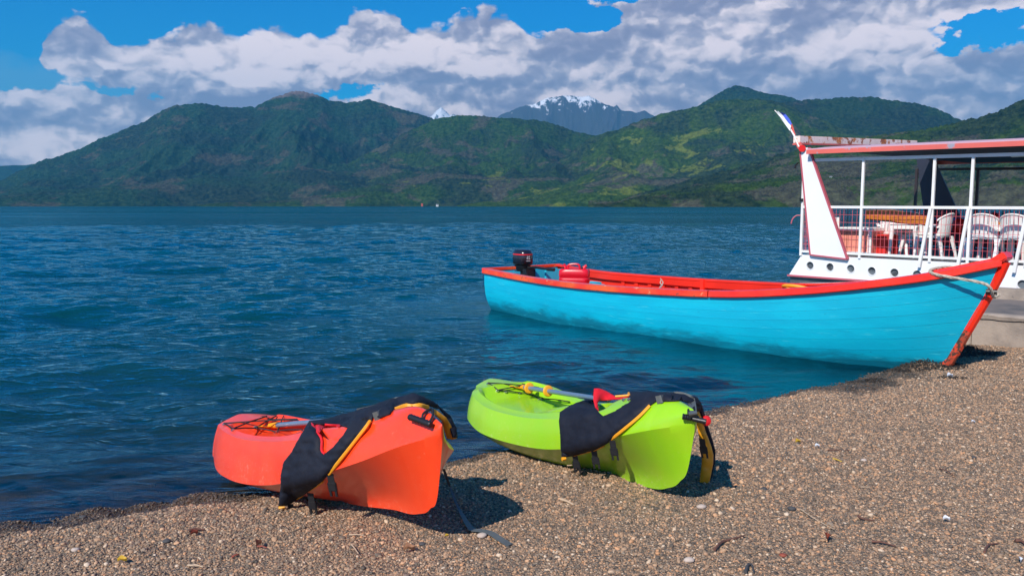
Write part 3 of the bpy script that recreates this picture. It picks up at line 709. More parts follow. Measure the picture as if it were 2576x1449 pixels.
# stern side boxes, seats, side bench
for side, ln in ((1, .55), (-1, .55)):
    MB().box(tr(side*.50, .47, -.30), .04, .42, .36, (*bA, 0), (*bN, 0)).build('stern_locker', M['turq_in'], boat, bevel=.005)
for s, m_ in ((.145, 'turq_in'), (.43, 'redin'), (.66, 'redin'), (.84, 'redin')):
    w = float(cub(BK, bb, s))*.93; c = bS+bA*s*bL; zt = float(cub(BK, bz, s))-.17
    MB().box((*c, zt), .26, 2*w-.05, .035, (*bA, 0), (*bN, 0)).build('thwart', M[m_], boat, bevel=.006)
for s in (.43, .66, .84):
    for side in (1, -1):
        w = float(cub(BK, bb, s))-.075; c = bS+bA*(s*bL)+bN*side*w; zt = float(cub(BK, bz, s))
        MB().bar((*c, zt-.42), (*c, zt+.035), .05, .07, (*bA, 0)).build('knee_post', M['redin'], boat, bevel=.006)

# rope round the bow
def pxl(L_, D): return [atd(X, Y, D if not hasattr(D, '__len__') else D[i]) for i, (X, Y) in enumerate(L_)]
def Z4(x, y): return (1803.9+.2997*x, 612.7+.2997*y)
rp = [hull(.945, 1, -1)+np.array([0, 0, -.02]), hull(.94, 1, 0)*1+np.array([0, 0, .06]), hull(.935, 1, 1)+np.array([*(bN*.01), .055]), hull(.945, .97, 1)+np.array([*(bN*.07), .03])]
rp += [atd(*Z4(2200, 325), 8.02), atd(*Z4(2290, 372), 7.98), stem_pt(.88, .095)+np.array([*(bN*.05), 0]), stem_pt(.90, .11)+np.array([*(-bN*.03), 0])]
rp_ = curve_pts(rp, 8)
r_o = MB(); base = [np.array(p) for p in rp_]
for k in range(3):
    pts = []
    for i, p in enumerate(base):
        d = base[min(i+1, len(base)-1)]-base[max(i-1, 0)]; d /= np.linalg.norm(d); x = np.cross(d, [0, 0, 1.]); x /= np.linalg.norm(x)+1e-9; y = np.cross(d, x)
        t = i*.9+k*2.094; pts.append(p+(x*math.cos(t)+y*math.sin(t))*.008)
    r_o.tube(pts, .0095, 6)
o = r_o.build('mooring_rope', M['rope'], smooth=True); tag(o, 'pale twisted rope looped over the red bow of the turquoise boat', 'rope')

# outboard motor on the transom
mt = thing('outboard_motor', 'black outboard motor with number 25 at the stern of the turquoise boat', 'motor', (bS[0], bS[1], .6))
mc = np.array([*(bS-bA*.16-bN*.13), 0.]); FX = np.array([*bA, 0.]); FY = np.array([*bN, 0.]); UP = np.array([0, 0, 1.])
def ring(z, lx, ly, ox=0., n=20, e=3.2, tilt=0.):
    o_ = []
    for k in range(n):
        t = 2*math.pi*k/n; c, s = math.cos(t), math.sin(t)
        o_.append(mc+FX*(ox+lx*math.copysign(abs(c)**(2/e), c))+FY*(ly*math.copysign(abs(s)**(2/e), s))+UP*(z+tilt*c))
    return o_
def loft(rings, name, mat, parent, cap=True, **kw):
    mb = MB().grid(np.array(rings), closed=True); n = len(rings[0]); mb.f.append(tuple(range(n))[::-1]); mb.f.append(tuple(len(rings)*n-n+i for i in range(n))); mb.mi += [0, 0]
    return mb.build(name, mat, parent, smooth=True, sharp=kw.get('sharp', 45))
zb = .745
loft([ring(zb, .17, .135), ring(zb+.02, .185, .15), ring(zb+.12, .19, .148, tilt=.0), ring(zb+.20, .178, .135), ring(zb+.245, .16, .12, -.01), ring(zb+.262, .12, .09, -.01)], 'cowling', M['cowl'], mt)
loft([ring(zb+.165, .1865, .1445), ring(zb+.185, .1855, .1425)], 'red_stripe', M['decred'], mt)
loft([ring(zb-.008, .182, .147), ring(zb+.008, .190, .154)], 'cowl_seam', M['black'], mt)
loft([ring(zb-.14, .12, .08), ring(zb-.08, .15, .11), ring(zb-.02, .16, .13)], 'engine_pan', M['black'], mt)
loft([ring(-.45, .05, .022, -.05), ring(.2, .06, .04, -.04), ring(zb-.13, .09, .06, -.02)], 'drive_shaft', M['black'], mt)
MB().box(mc+FX*.19+UP*.56, .12, .22, .20, FX, FY).build('clamp_bracket', M['black'], mt, bevel=.01)
a = mc+FX*.16+UP*.68; MB().tube([a, a+FX*.20+UP*.02-FY*.02, a+FX*.50+UP*.0-FY*.06], [.026, .024, .024], 10).build('tiller', M['black'], mt, smooth=True)
a2 = a+FX*.50-FY*.06; MB().tube([a2, a2+FX*.15-FY*.02], [.03, .03], 12).build('grip', M['black'], mt, smooth=True)
MB().box(mc+UP*-.38-FX*.05, .30, .17, .012, FX, FY).build('cavitation_plate', M['black'], mt)
MB().tube(curve_pts([mc+FX*.2+UP*.62+FY*.1, mc+FX*.45+UP*.50+FY*.15, mc+FX*.8+UP*.52+FY*.1, mc+FX*1.2+UP*.50], 6), .008, 6).build('fuel_hose', M['black'], mt, smooth=True)
def text_obj(body, size, origin, xdir, ydir, mat, parent, name='lettering', extrude=.001):
    cu = bpy.data.curves.new(name, 'FONT'); cu.body = body; cu.size = size; cu.extrude = extrude; cu.align_x = 'CENTER'; cu.align_y = 'CENTER'
    to = bpy.data.objects.new(name, cu); col.objects.link(to); dg = bpy.context.evaluated_depsgraph_get(); me = bpy.data.meshes.new_from_object(to.evaluated_get(dg)); bpy.data.objects.remove(to)
    xd = Vector(xdir).normalized(); yd = Vector(ydir).normalized(); zd = xd.cross(yd)
    R = Matrix((xd, yd, zd)).transposed().to_4x4(); R.translation = Vector(origin); me.transform(R); return new(name, me, mat, parent)
# the face that looks at the beach (towards the bow and near side)
text_obj('25', .085, mc+FX*.1935+UP*(zb+.115)+FY*.02, -FY*-1, UP, M['decwhite'], mt)
MB().box(mc+FX*.1935+UP*(zb+.060)+FY*.02, .002, .09, .010, FX, FY).build('print_line', M['decwhite'], mt)

# red fuel can on the stern seat
def can(P0, ax, w, d, h):
    t = thing('fuel_can', 'large red plastic fuel can standing inside the stern of the turquoise boat', 'fuel can', P0)
    ax = np.array(ax); ay = np.cross(UP, ax)
    def rr(z, k=1., k2=1., e=5):
        return [np.array(P0)+ax*(w/2*k*math.copysign(abs(math.cos(q))**(2/e), math.cos(q)))+ay*(d/2*k2*math.copysign(abs(math.sin(q))**(2/e), math.sin(q)))+UP*z for q in np.linspace(0, 2*math.pi, 28, endpoint=False)]
    loft([rr(0, .93, .9), rr(.02, .98, .98), rr(h*.30, 1, 1), rr(h*.33, .975, .96), rr(h*.42, .975, .96), rr(h*.45, 1, 1), rr(h*.72, .99, 1), rr(h*.82, .93, .9), rr(h*.86, .86, .7)], 'tank', M['canred'], t, sharp=40)
    P0 = np.array(P0)
    for dx_ in (0.0,):
        MB().tube(curve_pts([P0+ax*(-.11)+UP*h*.82, P0+ax*(-.10)+UP*(h*1.05), P0+ax*(-.02)+UP*(h*1.12), P0+ax*.07+UP*(h*1.08), P0+ax*.09+UP*h*.82], 5), .017, 8).build('handle', M['canred'], t, smooth=True)
    MB().tube(curve_pts([P0-ax*w*.30+UP*h*.8, P0-ax*w*.33+UP*h*1.0, P0-ax*w*.37+UP*h*1.08], 4), [.034]*4+[.028]*5, 10).build('spout', M['canred'], t, smooth=True)
    MB().tube(curve_pts([P0+ax*w*.28+UP*h*.8, P0+ax*w*.34+UP*h*.98, P0+ax*w*.40+UP*h*1.04], 4), [.034]*4+[.024]*5, 10).build('spout', M['canred'], t, smooth=True)
    MB().tube([P0-ax*.17+UP*h*.84, P0-ax*.17+UP*h*.95], .032, 12).build('cap', M['black'], t, smooth=True)
    MB().tube([P0+ax*.14+UP*h*.84, P0+ax*.14+UP*h*.95], .032, 12).build('cap', M['black'], t, smooth=True)
pc = atd(1445, 714, 13.05); axc = np.array([1., -.22, 0]); axc /= np.linalg.norm(axc)
can(tuple(pc), axc, .50, .30, .29)

# small things lying in the boat
def hp(X, Y, D): return atd(X, Y, D)
p = hp(1666, 727, 11.35)
o = MB().tube(curve_pts([hp(1664, 703, 11.9), hp(1661, 712, 11.86), hp(1666, 718, 11.82), hp(1658, 726, 11.7)], 5), .008, 6).tube(curve_pts([hp(1661, 700, 11.9), hp(1668, 712, 11.88), hp(1660, 722, 11.75)], 5), .008, 6).build('cord_tie', M['rope'], smooth=True)
tag(o, 'knotted pale cord hanging on the red inner side of the turquoise boat', 'cord')
o = MB().box(hp(1500, 717, 12.35), .26, .14, .03, (*bA, 0), (*bN, 0)).build('blue_board', M['turq_in'], bevel=.006); tag(o, 'short light blue board end lying beside the red fuel can', 'board')
g_ = [hp(1655, 728, 11.2), hp(1690, 727, 11.25), hp(1715, 731, 11.0), hp(1668, 734, 11.0)]
o = MB().hexa([q-UP*.006 for q in g_]+[q+UP*.006 for q in g_]).build('pale_sheet', M['paper']); tag(o, 'flat pale sheet lying inside the turquoise boat near the knotted cord', 'sheet')
c = hp(2009, 727, 9.9)
o = MB().tube(curve_pts([c+FX*.20*math.cos(t)+FY*.15*math.sin(t)*1+UP*.05*math.sin(t) for t in np.linspace(0, 5.6, 12)], 3), .020, 8).build('yellow_hose', M['yellow'], smooth=True)
tag(o, 'curled yellow hose resting inside the bow half of the turquoise boat', 'hose')
o = MB().tube([hp(1985, 731, 9.8)-UP*.03, hp(1985, 729, 9.8), hp(1985, 726, 9.8)], [.05, .055, .03], 12).build('buoy', M['woodor'], smooth=True); tag(o, 'small orange float beside the yellow hose in the turquoise boat', 'float')

# ------------------------------------------------------------------ white excursion boat
wA = np.array([6.02, 16.5]); wB = np.array([8.65, 13.4]); wd = (wB-wA)/np.linalg.norm(wB-wA); wn = np.array([-wd[1], wd[0]])
WW = 5.7; DZ = .80; WL_ = 9.5
def W(l, w, z): return np.array([*(wA+wd*l+wn*w), z])
def wl(X, Y, w=0.):
    d = ray(X, Y); o2 = wA+wn*w
    t = (o2@wn)/(d[:2]@wn); p = np.array([0, 0, CH])+d*t; return float((p[:2]-o2)@wd), float(p[2])
def wp(X, Y, w=0.): l, z = wl(X, Y, w); return W(l, w, z)
D3 = np.array([*wd, 0.]); N3 = np.array([*wn, 0.])
wb = thing('excursion_boat', 'white roofed excursion boat with round portholes and wire railings moored behind the turquoise boat', 'boat', tuple(W(3.5, WW/2, 0)))
# hull side with round holes cut as real openings
l_bow = wl(1985, 693)[0]; z_rub = .365; l_end = WL_
def portholes():
    return [wl(x, y) for x, y in ((2038, 668), (2088, 672), (2140, 676), (2193, 682), (2250, 686), (2307, 691), (2368, 697), (2432, 703), (2500, 709), (2572, 716))]
PH = portholes(); rad = .078
vs2 = [Vector((l_bow, z_rub)), Vector((l_end, z_rub)), Vector((l_end, DZ)), Vector((0.0, DZ))]; edges = [(0, 1), (1, 2), (2, 3), (3, 0)]; holes_ = []
nh = 24
for l, z in PH:
    b0 = len(vs2); vs2 += [Vector((l+rad*math.cos(t), z+rad*math.sin(t))) for t in np.linspace(0, 2*math.pi, nh, endpoint=False)]
    edges += [(b0+i, b0+(i+1) % nh) for i in range(nh)]
ov, oe, of, *_ = delaunay_2d_cdt(vs2, edges, [], 0, 1e-6)
mb = MB(); keepf = []
for f in of:
    cx = sum(ov[i][0] for i in f)/len(f); cz = sum(ov[i][1] for i in f)/len(f)
    if any((cx-l)**2+(cz-z)**2 < (rad*.97)**2 for l, z in PH): continue
    if cz < DZ and cx < l_bow+(0-l_bow)*(cz-z_rub)/(DZ-z_rub)-1e-6: continue
    keepf.append(tuple(f))
mb.v = [tuple(W(p[0], 0, p[1])) for p in ov]; mb.f = keepf; mb.mi = [0]*len(keepf)
mb.build('hull_side', M['whiteb'], wb)
for l, z in PH:
    ringp = lambda r, w: [W(l+r*math.cos(t), w, z+r*math.sin(t)) for t in np.linspace(0, 2*math.pi, nh, endpoint=False)]
    MB().grid(np.array([ringp(rad+.010, -.004), ringp(rad+.008, -.010), ringp(rad-.002, -.008), ringp(rad, .05)]), closed=True).build('porthole_ring', M['whiter'], wb, smooth=True)
    mb = MB(); mb.v = [tuple(p) for p in ringp(rad, .035)]; mb.f = [tuple(range(nh))]; mb.mi = [0]; mb.build('porthole_glass', M['portglass'], wb)
# bow face, far side, lower hull, deck
Q = lambda a, b_, c, d: MB().add([a, b_, c, d], [(0, 1, 2, 3)])
MB().hexa([W(l_bow, 0.002, z_rub), W(l_bow+.05, .03, z_rub), W(l_bow+.05, WW, z_rub), W(l_bow, WW, z_rub), W(0, 0.002, DZ), W(.05, .03, DZ), W(.05, WW, DZ), W(0, WW, DZ)]).build('bow_face', M['whiteb'], wb)
MB().hexa([W(l_bow+.05, WW-.03, z_rub), W(l_end, WW-.03, z_rub), W(l_end, WW, z_rub), W(l_bow+.05, WW, z_rub), W(.05, WW-.03, DZ), W(l_end, WW-.03, DZ), W(l_end, WW, DZ), W(.05, WW, DZ)]).build('far_hull_side', M['whiteb'], wb)
MB().hexa([W(l_bow+.02, .06, -.4), W(l_end, .06, -.4), W(l_end, WW-.06, -.4), W(l_bow+.02, WW-.06, -.4), W(l_bow+.01, .03, z_rub-.02), W(l_end, .03, z_rub-.02), W(l_end, WW-.03, z_rub-.02), W(l_bow+.01, WW-.03, z_rub-.02)]).build('lower_hull', M['hullgrey'], wb)
MB().bar(W(l_bow-.02, -.02, z_rub-.012), W(l_end, -.02, z_rub-.012), .05, .035).build('rubbing_strip', M['rosetrim'], wb)
MB().box(W(l_end/2+.06, WW/2, DZ-.015), l_end-.1, WW-.06, .03, D3, N3).build('deck', M['deckgrey'], wb)
MB().box(W(l_end+.0, WW/2, .6), .05, WW, 1.2, D3, N3).build('stern_wall', M['whiteb'], wb)
# fins (near white with rose border, far one dark)
def plate(poly, w, th, name, mat, parent=wb):
    n = len(poly); mb = MB(); mb.v = [tuple(W(l, w, z)) for l, z in poly]+[tuple(W(l, w+th, z)) for l, z in poly]
    mb.f = [tuple(range(n)), tuple(range(n, 2*n))[::-1]]+[(i, (i+1) % n, n+(i+1) % n, n+i) for i in range(n)]; mb.mi = [0]*len(mb.f); return mb.build(name, mat, parent)
F4 = [wl(2014, 372, -.03), wl(2036, 372, -.03), wl(2133, 652, -.03), wl(2040, 641, -.03)]
plate(F4, -.06, .05, 'fin', M['whiteb'])
cw = [W(l, -.035, z) for l, z in F4]
for a, b_ in ((0, 3), (1, 2), (3, 2)):
    MB().bar(cw[a], cw[b_], .03, .075, N3).build('fin_border', M['rosetrim'], wb)
F4f = [wl(2306, 398, WW), wl(2352, 404, WW), wl(2436, 590, WW), wl(2334, 600, WW)]
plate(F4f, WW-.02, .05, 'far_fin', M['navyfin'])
# cross beam on the fins, flag staff
b0 = W(wl(2010, 352, 0)[0]-.02, -.06, wl(2010, 352, 0)[1]); b1 = W(F4f[0][0]-.02, WW+.05, 0); b1 = wp(2300, 362, WW)
MB().bar(b0, b1, .15, .145).build('cross_beam', M['rusty'], wb, bevel=.008)
MB().bar(b0-UP*.09, b1-UP*.09, .17, .03).build('beam_trim', M['salmon'], wb)
MB().tube([wp(2018, 374, -.08), wp(2018, 374, -.12)], .07, 12).build('red_lamp', M['decred'], wb)
MB().bar(wp(2150, 366, WW/2), wp(2150, 376, WW/2), .12, .10).build('beam_bracket', M['darkmetal'], wb)
MB().bar(wp(2014, 372, -.03), wp(2002, 347, -.03), .10, .05, N3).build('fin_tip', M['salmon'], wb)
MB().tube([wp(2010, 370, -.05), wp(1998, 342, -.05), wp(1985, 320, -.05), wp(1967, 298, -.05), wp(1949, 278, -.05)], [.02, .018, .015, .012, .008], 8).build('flagstaff', M['whiter'], wb, smooth=True)
def strip(L1, L2, w, name, mat, parent):
    P = np.stack([np.array([wp(x, y, w+.02*math.sin(i*1.7)) for i, (x, y) in enumerate(L1)]), np.array([wp(x, y, w-.03*math.cos(i*1.9)) for i, (x, y) in enumerate(L2)])], 1)
    return MB().solid(P, N3*.006).build(name, mat, parent, smooth=True)
fl = thing('flag', 'furled blue, white and red flag on the slanting staff of the white boat', 'flag', tuple(wp(1980, 310, -.05)))
strip([(1953, 284), (1962, 296), (1974, 312), (1987, 330)], [(1957, 280), (1968, 290), (1980, 304), (1990, 318)], -.06, 'white_stripe', M['flagwhite'], fl)
strip([(1956, 282), (1968, 291), (1979, 303), (1988, 317)], [(1968, 284), (1976, 288), (1986, 300), (1992, 312)], -.05, 'blue_field', M['flagblue'], fl)
strip([(1984, 321), (1990, 332), (1997, 344)], [(1992, 312), (1996, 322), (2001, 340)], -.05, 'red_stripe', M['salmon'], fl)
# roof: arched sheet with a coloured edge, beams, ceiling
r0l = wl(2042, 384, .0)[0]; zr0 = wl(2042, 384, 0)[1]; zr1 = wl(2576, 363, 0)[1]; l76 = wl(2576, 363, 0)[0]
rz_ = lambda l: zr0+(zr1-zr0)*(l-r0l)/(l76-r0l)
def roofP(l, w): return W(l, w, rz_(l)+.04+.17*math.sin(math.pi*np.clip(w/WW, 0, 1))**.8)
ls = np.linspace(r0l, l_end, 40); wws = np.linspace(-.18, WW+.18, 26)
P = np.array([[roofP(l, w) for w in wws] for l in ls]); MB().solid(P, UP*.03).build('roof_sheet', M['pinkroof'], wb, smooth=True)
MB().bar(W(r0l, -.20, rz_(r0l)), W(l_end, -.20, rz_(l_end)), .03, .085).build('roof_edge', M['salmon'], wb)
MB().bar(W(r0l, WW+.20, rz_(r0l)), W(l_end, WW+.20, rz_(l_end)), .03, .10).build('roof_edge', M['salmon'], wb)
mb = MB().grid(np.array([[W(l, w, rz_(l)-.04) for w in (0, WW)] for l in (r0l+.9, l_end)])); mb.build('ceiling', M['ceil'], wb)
bz0 = wl(2050, 403, 0); bz1 = wl(2576, 388, 0)
beam_z = lambda l: bz0[1]+(bz1[1]-bz0[1])*(l-bz0[0])/(bz1[0]-bz0[0])
MB().bar(W(bz0[0]-.05, .02, beam_z(bz0[0])), W(l_end, .02, beam_z(l_end)), .07, .06).build('roof_beam', M['whiter'], wb)
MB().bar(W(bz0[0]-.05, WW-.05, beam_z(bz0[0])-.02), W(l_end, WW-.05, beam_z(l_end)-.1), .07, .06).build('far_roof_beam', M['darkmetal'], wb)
rail_z = lambda l: np.interp(l, [wl(2100, 521)[0], wl(2576, 526)[0]], [wl(2100, 521)[1], wl(2576, 526)[1]])
low_z = DZ+.07
posts = [wl(x, 520)[0] for x in (2168, 2346, 2442, 2590)]+[wl(2590, 520)[0]+1.3]
l0 = wl(2018, 560)[0]
for l in posts:
    MB().bar(W(l, .0, DZ-.02), W(l, .0, beam_z(l)), .046, .046, N3).build('post', M['whiter'], wb)
for l, dl in ((posts[1], -.16), (posts[2], -.14), (posts[3], -.15)):
    MB().bar(W(l-.01, -.05, rail_z(l)), W(l+dl, -.06, DZ-.12), .05, .05, N3).build('brace', M['whiter'], wb)
MB().bar(W(l0, 0, DZ-.02), W(l0, 0, wl(2018, 455)[1]), .05, .05, N3).build('corner_post', M['whiter'], wb)
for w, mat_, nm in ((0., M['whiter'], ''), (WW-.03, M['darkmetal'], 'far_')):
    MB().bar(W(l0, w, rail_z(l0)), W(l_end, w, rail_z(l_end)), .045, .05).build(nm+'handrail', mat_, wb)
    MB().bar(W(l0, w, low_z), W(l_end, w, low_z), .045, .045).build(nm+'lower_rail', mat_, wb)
MB().bar(W(l0, 0, rail_z(l0)), W(l0, WW, rail_z(l0)), .045, .05).build('end_rail', M['whiter'], wb)
MB().bar(W(l0, 0, low_z), W(l0, WW, low_z), .045, .045).build('end_rail', M['whiter'], wb)
for l in (wl(2306, 470, WW)[0], wl(2460, 470, WW)[0], wl(2640, 470, WW)[0]):
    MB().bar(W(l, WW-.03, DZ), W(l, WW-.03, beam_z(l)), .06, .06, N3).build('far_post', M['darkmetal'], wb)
# wire mesh between rails, one mesh of wires per bay
def wires(p0, p1, z0f, z1f, step, name, r=.0028):
    mb = MB(); p0, p1 = np.array(p0), np.array(p1); L_ = np.linalg.norm(p1-p0); n_ = int(L_/step)
    for i in range(n_+1):
        q = p0+(p1-p0)*i/n_; mb.bar((*q, z0f), (*q, z1f), r*2, r*2)
    for k in range(1, 6):
        z = z0f+(z1f-z0f)*k/6.0; mb.bar((*p0, z), (*p1, z), r*2, r*2)
    return mb.build(name, M['wirered'], wb)
bays = [l0]+[wl(2130, 580)[0]]+posts+[l_end]
for a, b_ in zip(bays[:-1], bays[1:]): wires(W(a, .015, 0)[:2], W(b_, .015, 0)[:2], low_z, float(rail_z(a)), .074, 'wire_mesh')
fb = [l0, 2.0, 4.0, 6.0, 8.0]
for a, b_ in zip(fb[:-1], fb[1:]): wires(W(a, WW-.05, 0)[:2], W(b_, WW-.05, 0)[:2], low_z, float(rail_z(a)), .075, 'far_wire_mesh', .005)
wires(W(l0, .03, 0)[:2], W(l0, WW-.05, 0)[:2], low_z, float(rail_z(l0)), .08, 'end_wire_mesh')
# dark red low panels on the far side
for a, b_ in ((wl(2345, 600, WW)[0], wl(2470, 600, WW)[0]), (wl(2480, 600, WW)[0], l_end)):
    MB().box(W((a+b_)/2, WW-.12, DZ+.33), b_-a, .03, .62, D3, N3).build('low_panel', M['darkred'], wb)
# ceiling lamp
MB().bar(W(wl(2545, 391, .5)[0], .5, wl(2545, 391, .5)[1]), W(wl(2600, 389, .5)[0]+.4, .5, wl(2545, 391, .5)[1]), .12, .07).build('ceiling_lamp', M['lamp'], wb, bevel=.008)
# hook arm and little light on the corner post
MB().tube(curve_pts([wp(2014, 542, -.02), wp(2003, 543, -.06), wp(1994, 551, -.1), wp(1990, 563, -.12)], 5), .012, 8).build('red_hook', M['rosetrim'], wb, smooth=True)
MB().tube([wp(2008, 410, -.03), wp(2001, 416, -.1), wp(1999, 424, -.1)], [.015, .02, .03], 8).build('side_lamp', M['black'], wb, smooth=True)
MB().bar(wp(2016, 500, -.03), wp(2016, 507, -.03), .07, .05).build('hinge', M['black'], wb)

# plastic chairs (built once at the origin, facing +y, then copied)
def chair0():
    t = thing('plastic_chair', 'x', 'chair')
    def arc(r, a0, a1, z, n=13, k=1.): return [np.array([r*math.sin(a), -.02-r*k*math.cos(a)*1.0+.0, z]) for a in np.linspace(a0, a1, n)]
    # seat
    P = np.array([[(x, y, .42+.012*math.cos(x*8)-.03*max(0, (y-.12))) for x in np.linspace(-.22, .22, 7)] for y in np.linspace(-.20, .24, 7)])
    MB().solid(P, -UP*.018).build('seat', M['plastic'], t, smooth=True)
    # curved rounded back made of slats under a hoop
    A_ = np.linspace(-1.25, 1.25, 21); R = .27
    def bp(a, f): 
        h = .40*math.cos(a*.86)**.55+.02; return np.array([R*math.sin(a), -.06-R*(.62*math.cos(a))-.06*f*math.cos(a), .44+h*f])
    hoop = [bp(a, 1) for a in A_]
    MB().tube(hoop, .017, 8).build('back_hoop', M['plastic'], t, smooth=True)
    for a in np.linspace(-.95, .95, 9):
        w_ = .0265; P = np.array([[bp(a-w_/R, f), bp(a+w_/R, f)] for f in np.linspace(0, .985, 6)])
        MB().solid(P, np.array([0, .008, 0])).build('back_slat', M['plastic'], t, smooth=True)
    P = np.array([[bp(a, f) for f in (.0, .14)] for a in A_]); MB().solid(P, np.array([0, .014, 0])).build('back_band', M['plastic'], t, smooth=True)
    P = np.array([[bp(a, f) for f in (.50, .58)] for a in A_]); MB().solid(P, np.array([0, .012, 0])).build('back_band', M['plastic'], t, smooth=True)
    for s in (-1, 1):
        P = curve_pts([(s*.262, -.17, .60), (s*.275, -.05, .645), (s*.275, .12, .645), (s*.262, .22, .62), (s*.25, .25, .55), (s*.245, .255, .44)], 4)
        MB().solid(np.array([[p+np.array([-.026*1, 0, 0]), p+np.array([.026, 0, 0])] for p in P]), UP*-.014).build('armrest', M['plastic'], t, smooth=True)
        for y0, y1 in ((.23, .27), (-.18, -.28)):
            a = np.array([s*.23, y0, .43]); b_ = np.array([s*.27, y1, 0.])
            MB().hexa([b_+d for d in ((-.02, -.02, 0), (.02, -.02, 0), (.02, .02, 0), (-.02, .02, 0))]+[a+d for d in ((-.035, -.03, 0), (.035, -.03, 0), (.035, .03, 0), (-.035, .03, 0))]).build('leg', M['plastic'], t, bevel=.006)
    return t
def copy_tree(o, parent=None):
    c = o.copy(); col.objects.link(c)
    if parent is not None: c.parent = parent
    for ch in list(o.children): copy_tree(ch, c)
    return c
wyaw = math.atan2(wd[1], wd[0])
ch0 = chair0(); first = True
chairs = [((2240, 655), 1.3, wyaw+.5, 'white plastic chair beside the red and salmon cabinet'),
          ((2312, 660), 1.3, wyaw-.1, 'white plastic chair right of the small white table under the wooden slab'),
          ((2262, 640), 2.7, wyaw+2.6, 'white plastic chair farthest back, seen under the orange wooden slab'),
          ((2350, 668), .9, wyaw+1.5, 'white plastic chair seen from its side between the two slanted braces'),
          ((2472, 672), .62, wyaw+.12, 'white plastic chair with its rounded back near the red ball'),
          ((2556, 678), .62, wyaw-.1, 'white plastic chair at the right edge of the picture, back to the beach')]
for (X, Y), w, yaw, lab in chairs:
    c = ch0 if first else copy_tree(ch0); first = False
    l = wl(X, Y, w)[0]; c.location = W(l, w, DZ); c.rotation_euler = (0, 0, yaw); c['label'] = lab; c['group'] = 'plastic chairs on the white boat'
def table(X, Y, w, yaw, lab, h=.70, s=.34):
    t = thing('plastic_table', lab, 'table', tuple(W(wl(X, Y, w)[0], w, DZ)), yaw, 'small tables on the white boat')
    p = np.array(t.location); R = Matrix.Rotation(yaw, 3, 'Z'); x = np.array(R @ Vector((1, 0, 0))); y = np.array(R @ Vector((0, 1, 0)))
    MB().box(p+UP*(h-.015), 2*s, 2*s, .03, x, y).build('table_top', M['plastic'], t, bevel=.01)
    MB().box(p+UP*(h-.07), 2*s-.04, 2*s-.04, .08, x, y).build('apron', M['plastic'], t)
    for i in (-1, 1):
        for j in (-1, 1):
            a = p+x*i*(s-.06)+y*j*(s-.06)+UP*(h-.05); b_ = p+x*i*(s-.02)+y*j*(s-.02)
            MB().tube([b_, a], [.028, .045], 8).build('leg', M['plastic'], t, smooth=True)
table(2272, 660, 1.1, wyaw+.3, 'small white table between two chairs under the orange wooden slab', .66, .26)
table(2515, 676, 1.05, wyaw, 'white table between the two round backed chairs, yellow bowl on it', .66, .30)
p = W(wl(2505, 600, .95)[0], .95, DZ+.665)
o = loft([[p+np.array([r*math.cos(t), r*math.sin(t), z]) for t in np.linspace(0, 2*math.pi, 20, endpoint=False)] for r, z in ((.06, 0), (.10, .02), (.13, .05), (.12, .05), (.08, .02))], 'bowl', M['yellow'], None)
tag(o, 'yellow bowl on the white table of the white boat', 'bowl')
p = wp(2413, 568, 2.2)
o = loft([[p+np.array([r*math.cos(t), r*math.sin(t), z]) for t in np.linspace(0, 2*math.pi, 16, endpoint=False)] for r, z in ((.03, -.16), (.11, -.12), (.15, -.02), (.13, .09), (.05, .15))], 'red_bag', M['decred'], None)
tag(o, 'round bright red bag hanging behind the wire railing beside a chair', 'bag')
# salmon and red cabinet with white top
cb = thing('cabinet', 'salmon and red cabinet with chipped white frame just right of the white fin', 'cabinet', tuple(W(wl(2160, 640, .8)[0], .8, DZ)))
la, lb = wl(2092, 610, .55)[0], wl(2192, 610, .55)[0]; zt = wl(2160, 580, .55)[1]
MB().box(W((la+lb)/2, .95, (DZ+zt)/2), lb-la, .78, zt-DZ-.02, D3, N3).build('front_panel', M['salbox'], cb)
MB().box(W((la+lb)/2, .95, zt+.02), lb-la+.05, .86, .07, D3, N3).build('top', M['whiter'], cb, bevel=.01)
MB().bar(W(lb-.03, .54, DZ+.02), W(lb-.03, .54, zt), .07, .03, N3).build('corner_frame', M['whiter'], cb)
MB().bar(W(la, .53, DZ+.05), W(lb, .53, DZ+.05), .05, .06).build('lower_frame', M['whiter'], cb)
l2 = wl(2228, 610, .75)[0]
o = MB().box(W((lb+l2)/2+.02, 1.0, (DZ+zt)/2-.03), l2-lb, .55, zt-DZ-.1, D3, N3).build('red_box', M['redbox'], bevel=.01); tag(o, 'tall red box standing against the right end of the salmon cabinet', 'box')
MB().bar(W(wl(2106, 560, .9)[0], .9, DZ+.3), W(wl(2106, 545, .9)[0], .9, wl(2106, 547, .9)[1]), .10, .05).build('back_post', M['whiter'], cb)
# hanging slab of orange wood
sl = thing('wooden_slab', 'rough edged orange varnished wooden slab hung inside the handrail of the white boat', 'sign board', tuple(wp(2250, 550, .12)))
topc = [(2179, 531), (2215, 530), (2245, 531), (2270, 533), (2285, 538), (2300, 538), (2318, 541), (2333, 545)]; botc = [(2176, 551), (2212, 553), (2240, 556), (2262, 560), (2282, 562), (2300, 563), (2316, 564), (2331, 566)]
P = np.stack([np.array([wp(x, y, .12) for x, y in topc]), np.array([wp(x, (y+y2)/2, .10) for (x, y), (_, y2) in zip(topc, botc)]), np.array([wp(x, y, .12) for x, y in botc])], 1)
MB().solid(P, N3*.07).build('slab_face', M['woodor'], sl, smooth=True, sharp=40)
for L_, dy in ((topc, -2), (botc, 2)):
    MB().tube([wp(x, y+dy*.3+(.8 if i % 2 else -.6), .15) for i, (x, y) in enumerate(L_)], [.012+.006*(i % 3) for i in range(len(L_))], 7).build('bark_edge', M['bark'], sl, smooth=True)
